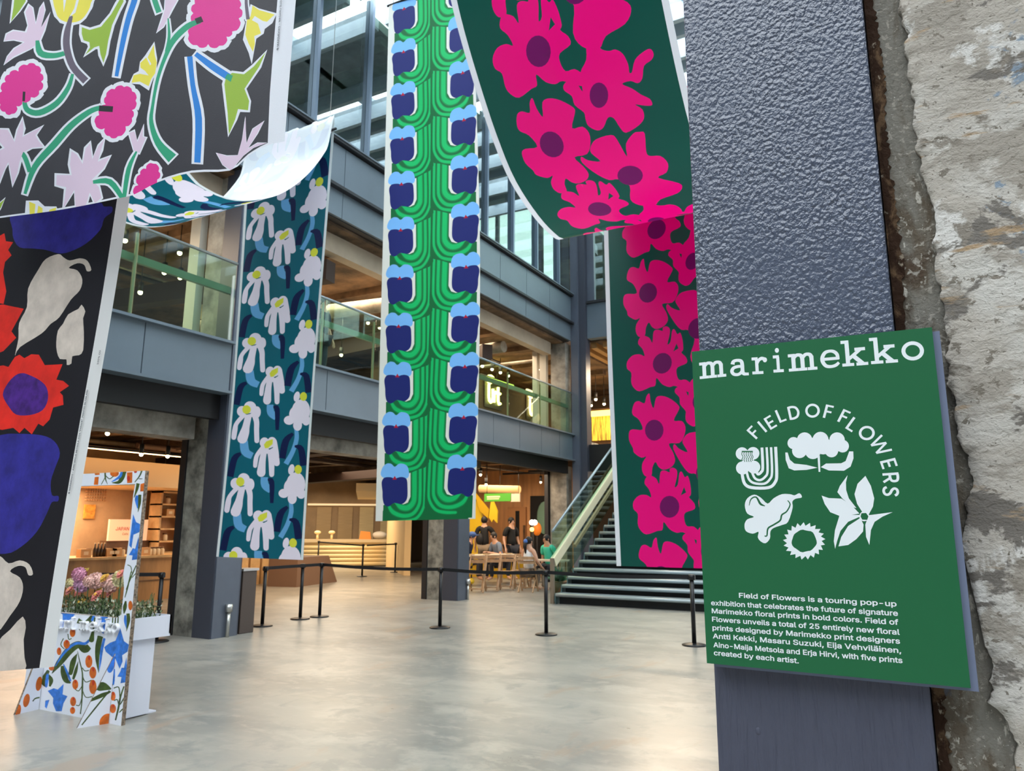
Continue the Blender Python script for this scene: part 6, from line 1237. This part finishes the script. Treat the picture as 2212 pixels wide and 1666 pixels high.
# ------------------------------------------------------------------ people
def skin(name, verts, edges, radii, m, parent, sub=1, root=0):
    me = bpy.data.meshes.new(name); me.from_pydata([tuple(v) for v in verts], edges, []); me.materials.append(m); o = bpy.data.objects.new(name, me); COL.objects.link(o)
    if parent: attach(o, parent)
    md = o.modifiers.new('skin', 'SKIN'); md.use_smooth_shade = True; md.branch_smoothing = .6
    for i, r in enumerate(radii):
        r = r if isinstance(r, tuple) else (r, r); me.skin_vertices[0].data[i].radius = r
    me.skin_vertices[0].data[root].use_root = True
    ss = o.modifiers.new('sub', 'SUBSURF'); ss.levels = sub; ss.render_levels = sub
    return o
def person(p, rz, pose, label, skinc, shirt, trou, hair, h=1.72, armL=None, armR=None, zoff=0., lean=0., hairlong=False, cap=None, sleeves=True):
    s = h/1.72; t = thing('person', (p[0], p[1], zoff), label, 'person', None, rz); M = Matrix.Translation(Vector((p[0], p[1], zoff))) @ Matrix.Rotation(rz, 4, 'Z')
    hz = .92 if pose == 'stand' else .52
    # local frame: +y is the way the person faces
    def V(x, y, z_): return M @ Vector((x*s, y*s, z_*s))
    ty = lambda z_: lean*(z_-hz)
    J = dict(pel=(0, 0, hz), waist=(0, ty(hz+.2), hz+.18), chest=(0, ty(hz+.4), hz+.38), neck=(0, ty(hz+.56)+.0, hz+.55), nk2=(0, ty(hz+.62)+.01, hz+.62), head=(0, ty(hz+.72)+.03, hz+.70), crown=(0, ty(hz+.8)+.02, hz+.79), nose=(0, ty(hz+.7)+.125, hz+.69))
    for sd, ar in ((-1, armL), (1, armR)):
        n = 'L' if sd < 0 else 'R'; sh = (sd*.18, ty(hz+.5), hz+.49); J['sh'+n] = sh
        ar = ar or ((sd*.25, ty(hz+.25)-.02, hz+.22), (sd*.26, ty(hz)+.08, hz-.02)); J['el'+n], J['wr'+n] = ar
        e, w = Vector(J['el'+n]), Vector(J['wr'+n]); d = (w-e).normalized(); sdv = d.cross(Vector((0, 0, 1)) if abs(d.z) < .9 else Vector((0, 1, 0))).normalized(); up = sdv.cross(d); pm = w+d*.07; J['pm'+n] = tuple(pm)
        for k, (off, ln) in enumerate(((-.03, .065), (-.01, .08), (.01, .075), (.03, .06))):
            J['f%s%da' % (n, k)] = tuple(pm+sdv*off+d*.03); J['f%s%db' % (n, k)] = tuple(pm+sdv*off*1.1+d*(.03+ln*.6)-up*.012); J['f%s%dc' % (n, k)] = tuple(pm+sdv*off*1.1+d*(.02+ln)-up*.035)
        J['th%sa' % n] = tuple(w+d*.03-sdv*.035); J['th%sb' % n] = tuple(w+d*.075-sdv*.055-up*.01)
        hp = (sd*.09, 0, hz-.04); J['hp'+n] = hp
        if pose == 'stand': J['kn'+n] = (sd*.10, .02, .48); J['an'+n] = (sd*.10, -.01, .08); J['to'+n] = (sd*.11, .16, .035)
        else: J['kn'+n] = (sd*.13, .42, .50); J['an'+n] = (sd*.13, .40, .09); J['to'+n] = (sd*.14, .56, .035)
    names = list(J); idx = {n: i for i, n in enumerate(names)}; E_ = [('pel', 'waist'), ('waist', 'chest'), ('chest', 'neck'), ('neck', 'nk2'), ('nk2', 'head'), ('head', 'crown'), ('head', 'nose')]
    R = dict(pel=(.15, .11), waist=(.13, .10), chest=(.15, .11), neck=(.09, .08), nk2=.055, head=(.088, .10), crown=(.07, .08), nose=.016)
    for n in 'LR':
        E_ += [('chest' if False else 'neck', 'sh'+n), ('sh'+n, 'el'+n), ('el'+n, 'wr'+n), ('wr'+n, 'pm'+n), ('pel', 'hp'+n), ('hp'+n, 'kn'+n), ('kn'+n, 'an'+n), ('an'+n, 'to'+n), ('wr'+n, 'th%sa' % n), ('th%sa' % n, 'th%sb' % n)]
        for k in range(4): E_ += [('pm'+n, 'f%s%da' % (n, k)), ('f%s%da' % (n, k), 'f%s%db' % (n, k)), ('f%s%db' % (n, k), 'f%s%dc' % (n, k))]
        R.update({'sh'+n: .06, 'el'+n: .042, 'wr'+n: .030, 'pm'+n: (.038, .02), 'hp'+n: .095, 'kn'+n: .062, 'an'+n: .042, 'to'+n: .04, 'th%sa' % n: .012, 'th%sb' % n: .010})
        for k in range(4): R.update({'f%s%da' % (n, k): .010, 'f%s%db' % (n, k): .009, 'f%s%dc' % (n, k): .008})
    sc = lambda r, g=0: tuple((q+g)*s for q in (r if isinstance(r, tuple) else (r, r)))
    skin('body', [V(*J[n]) for n in names], [(idx[a], idx[b]) for a, b in E_], [sc(R[n]) for n in names], skinc, t, 1, 0)
    def part(name, ns, es, m, g): ii = {n: i for i, n in enumerate(ns)}; return skin(name, [V(*J[n]) for n in ns], [(ii[a], ii[b]) for a, b in es], [sc(R[n], g) for n in ns], m, t, 1, 0)
    if sleeves:
        for n in 'LR': J['sl'+n] = tuple(Vector(J['sh'+n]).lerp(Vector(J['el'+n]), .8)); R['sl'+n] = .055
        R['pel'] = (.155, .125); R['waist'] = (.145, .12)
        part('shirt', ['pel', 'waist', 'chest', 'neck', 'shL', 'slL', 'shR', 'slR'], [('pel', 'waist'), ('waist', 'chest'), ('chest', 'neck'), ('neck', 'shL'), ('shL', 'slL'), ('neck', 'shR'), ('shR', 'slR')], shirt, .018)
    else: part('shirt', ['pel', 'waist', 'chest', 'neck'], [('pel', 'waist'), ('waist', 'chest'), ('chest', 'neck')], shirt, .018)
    part('trousers', ['pel', 'hpL', 'knL', 'anL', 'hpR', 'knR', 'anR'], [('pel', 'hpL'), ('hpL', 'knL'), ('knL', 'anL'), ('pel', 'hpR'), ('hpR', 'knR'), ('knR', 'anR')], trou, .016)
    hd = Vector(J['head']); hm = MB(); hc = V(hd.x, hd.y-.03, hd.z+.045); hm.ball(hc, .112*s, 16, (.86, .92, .90)); 
    hm.build('hair', hair, t)
    if hairlong: MB().tube([V(hd.x, hd.y-.12, hd.z+.02), V(hd.x, hd.y-.16, hd.z-.1), V(hd.x, hd.y-.13, hd.z-.28)], [.045*s, .05*s, .02*s], 10).build('ponytail', hair, t); MB().ball(V(hd.x, hd.y-.13, hd.z+.02), .06*s, 10).build('hair_tie', mat('hair_tie_blue', (70, 110, 180), .5), t)
    if cap: MB().ball(V(hd.x, hd.y, hd.z+.06), .125*s, 14, (1, 1.05, .75)).build('cap', cap, t); MB().ball(V(hd.x, hd.y+.13, hd.z+.05), .08*s, 12, (1, 1, .15)).build('cap_brim', cap, t)
    for sd in (-1, 1): MB().ball(V(sd*.033, hd.y+.088, hd.z+.015), .011*s, 8).build('eye', M_black, t); MB().ball(V(sd*.09, hd.y+.0, hd.z), .022*s, 8, (.5, 1, 1.3)).build('ear', skinc, t)
    MB().ball(V(0, hd.y+.092, hd.z-.055), .018*s, 8, (1.4, .5, .5)).build('mouth', mat('lips', (150, 90, 80), .6) if 'lips' not in MATS else MATS['lips'], t)
    return t
sk = mat('skin', (206, 160, 134), .6); sk2 = mat('skin_warm', (196, 148, 118), .6); hb = mat('hair_black', (20, 17, 18), .6); blk = mat('black_shirt', (16, 16, 18), .8); 
kh = mat('khaki_trousers', (128, 112, 94), .8); jean = mat('dark_trousers', (44, 46, 56), .8); gy = mat('grey_blue_shirt', (104, 118, 138), .8); wt = mat('white_top', (228, 232, 234), .8); gn = mat('mint_shirt', (60, 190, 160), .8); nv = mat('navy_shirt', (28, 36, 62), .8); bluecap = mat('blue_cap', (52, 82, 140), .8)
def at_(px, py, Y_): q = onY(px, py, Y_); return (q.x, q.y)
person(at_(1046, 1150, 20.5), .4, 'stand', 'person in black T-shirt and khaki trousers standing, back turned, carrying a bag', sk, blk, kh, hb, 1.9, armR=((.32, .1, 1.2), (.28, .28, 1.05)))
person(at_(1104, 1150, 21), -2.0, 'stand', 'person in black T-shirt standing and looking down, before the wooden door', sk, blk, jean, hb, 1.88)
person(at_(1082, 1190, 19.9), 2.7, 'sit', 'person in grey blue shirt seated at the long table, arms resting on it', sk, gy, jean, hb, 1.78, zoff=.06, lean=.35, armL=((-.26, .2, .72), (-.08, .42, .78)), armR=((.26, .2, .72), (.1, .45, .78)))
person(at_(1007, 1190, 19.4), -1.3, 'sit', 'person in navy shirt and blue cap seated beside the middle column', sk2, nv, jean, hb, 1.78, zoff=.06, cap=bluecap, lean=.2)
pw = CP[0][0]; person((pw.x, pw.y+.05, 0), -.35, 'sit', 'person with dark ponytail and white sleeveless top seated on a folding chair, back turned', sk, wt, kh, hb, 1.74, zoff=.0, hairlong=True, sleeves=False, armR=((.27, .05, .75), (.2, .25, .62)), armL=((-.27, .05, .75), (-.2, .25, .62)))
person(at_(1190, 1180, 19.0), 2.9, 'sit', 'person in mint green shirt seated behind the glass of the stairs', sk2, gn, jean, hb, 1.74, zoff=.04, lean=.25)
t2 = onY(1190, 1200, 18.4); t = thing('table', (t2.x-.1, 18.35, 0), 'small dining table between the woman in white and the person in mint green', 'table')
MB().box(t2.x-.75, 18.1, .72, t2.x+.45, 18.6, .76).build('table_top', MATS['table_top'], t)
for a_ in (-.68, .38):
    for b_ in (.05, .43): MB().bar((t2.x+a_, 18.1+b_, 0), (t2.x+a_, 18.1+b_, .72), .04, .04).build('leg', M_ch, t)
bg_ = onZ(1135, 1262); p = Vector((bg_.x, bg_.y+.3, .55)); t = thing('tote_bag', p, 'black and white printed bag hanging behind the woman in white', 'bag'); MB().ball(p+Vector((0, 0, .2)), .2, 12, (1, .5, 1.2)).build('bag', mat('bag_print', (196, 196, 200), .7, vary=(14, .7)), t)
M_bk = mat('black_bag', (22, 22, 26), .7); p = onY(1036, 1165, 20.35); t = thing('shoulder_bag', p, 'dark shoulder bag on the back of the standing person in black', 'bag'); MB().ball(p, .16, 12, (.8, .6, 1.2)).build('bag', M_bk, t)
# plants and clutter seen through the stair glass
M_leaf = mat('plant_leaf', (92, 128, 100), .6, vary=(8, .4)); rr = random.Random(11)
for (px, py_, Y_, lab) in ((1230, 1190, 17.6, 'potted grey green plant behind the stair glass, upper'), (1200, 1225, 15.9, 'potted green plant at the foot of the stair glass')):
    c_ = onY(px, py_, Y_); c_ = Vector((-7.62, Y_ if Y_ > 17 else 16.3, 0)); t = thing('potted_plant', (c_.x, c_.y, 0), lab, 'plant'); MB().lathe((c_.x, c_.y, 0), [(0, 0), (.15, 0), (.2, .35), (.18, .35), (0, .32)], 18).build('pot', M_woodd, t)
    m = MB()
    for k in range(70):
        a = rr.uniform(0, 6.28); l = rr.uniform(.2, .42); e_ = rr.uniform(.3, 1.3); d = Vector((math.cos(a)*math.cos(e_), math.sin(a)*math.cos(e_), math.sin(e_))); b_ = Vector((c_.x, c_.y, .35)); w = d.orthogonal().normalized()*.035
        m.add([b_, b_+d*l*.5+w, b_+d*l*1.1+Vector((0, 0, -.05)), b_+d*l*.5-w], [(0, 1, 2, 3)])
    m.build('foliage', M_leaf, t)

# ================================================================== first floor shops
M_neon = mat('neon_glow', (255, 226, 120), emit=9); M_neon2 = mat('neon_glow_orange', (255, 196, 120), emit=9); M_shelfw = None
MB().box(-13.2, 16, 4.4, -13.0, 30, 6.75).build('wall_shop_upper', mat('upper_shop_wall', (74, 56, 40), .7, vary=(.8, .3)), kind=K)
def neon(px0, py0, px1, py1, m, label):
    a, b = onX(px0, py0, -12.9), onX(px1, py1, -12.9); t = thing('neon_sign', a, label, 'neon sign', 'glowing shop signs'); h = .62
    y = a.y; W_ = b.y-a.y; zc = (a.z+b.z)/2
    def st_(P, name='letter'): MB().tube([(-12.9, y+W_*u, zc+h*v) for u, v in P], .05, 8).build(name, m, t)
    st_([(0, .5), (0, -.2), (.05, -.42), (.18, -.5), (.3, -.42), (.34, -.2), (.34, .3)]); st_([(.46, .15), (.46, -.45)]); st_([(.46, 0), (.56, .18), (.66, .1)])
    st_([(.8, .5), (.8, -.3), (.88, -.48), (1.0, -.42)]); st_([(.68, .15), (.98, .15)]); MB().ball((-12.9, y+W_*.08, zc+h*.8), .17, 12).build('moon', m, t)
    MB().box(-12.98, a.y-.2, zc-.5, -12.95, b.y+.2, zc+.6).build('back_plate', M_dark, t)
neon(1056, 849, 1081, 857, M_neon, 'yellow glowing shop sign seen through the railing, left of two')
neon(1145, 878, 1166, 886, M_neon2, 'orange glowing shop sign seen through the railing, right of two')
def strip(a, b, x, m, label): p, q = onX(*a, x), onX(*b, x); t = thing('strip_light', p, label, 'light', 'first floor strip lights'); MB().tube([p, q], .05, 8).build('tube', m, t); MB().tube([p+Vector((0, 0, .06)), q+Vector((0, 0, .06))], .03, 6).build('housing', M_can, t); MB().tube([(p+q)/2+Vector((0, 0, .06)), ((p+q)/2).to_tuple()[:2]+(7.3,)], .01, 6).build('hanger', M_can, t)
strip((1037, 812), (1108, 834), -12.6, mat('strip_yellow', (206, 220, 96), emit=2.2), 'greenish strip light above the left glowing sign'); strip((1138, 842), (1172, 856), -12.6, mat('strip_orange', (255, 196, 150), emit=4), 'orange strip light above the right glowing sign')
# lit cabinet beyond the stairs on the first floor
t = thing('display_cabinet', onY(1262, 950, 27), 'glowing yellow display cabinets beyond the top of the stairs', 'cabinet')
M_gl = mat('cabinet_glow', (255, 216, 110), emit=2.6); M_gl2 = mat('cabinet_glow_soft', (226, 170, 60), emit=.8, vary=(4, .5), stretch=(6, 1, .4))
Yb(1257, 893, 1264, 945, 27, 'light_strip', M_gl, t); Yb(1275, 889, 1330, 897, 27, 'light_strip', M_gl, t); Yb(1279, 900, 1330, 950, 27.2, 'lit_back', M_gl2, t); Yb(1256, 888, 1334, 985, 27.5, 'cabinet_body', M_woodd, t, .2)
MB().box(-9.3, 28, 4.1, 3, 28.2, 7.4).build('wall_upper_hall', mat('upper_hall_wall', (150, 108, 64), .7, vary=(.8, .3)), kind=K)
for k, (x, y_) in enumerate(((-14.5, 5.2), (-13.6, 6.3), (-14.2, 11.0), (-13.1, 11.9))):
    t = thing('track_light', (x, y_, 6.5), 'white cylinder track light under the first floor ceiling, ' + ('leftmost behind the railing', 'second from the left behind the railing', 'left of the cream cloth', 'right one, left of the cream cloth')[k], 'spotlight', 'white track lights'); MB().tube([(x, y_, 6.3), (x+.1, y_, 6.62)], .07, 12).build('can', M_jar, t); MB().tube([(x+.05, y_, 6.6), (x+.05, y_, 7.3)], .012, 6).build('stem', M_can, t)
pp = onX(693, 720, -10.2); person((pp.x, pp.y), -1.5, 'stand', 'person in dark blue standing behind the first floor railing beside the teal cloth', sk, nv, jean, hb, 1.72, zoff=4.40)
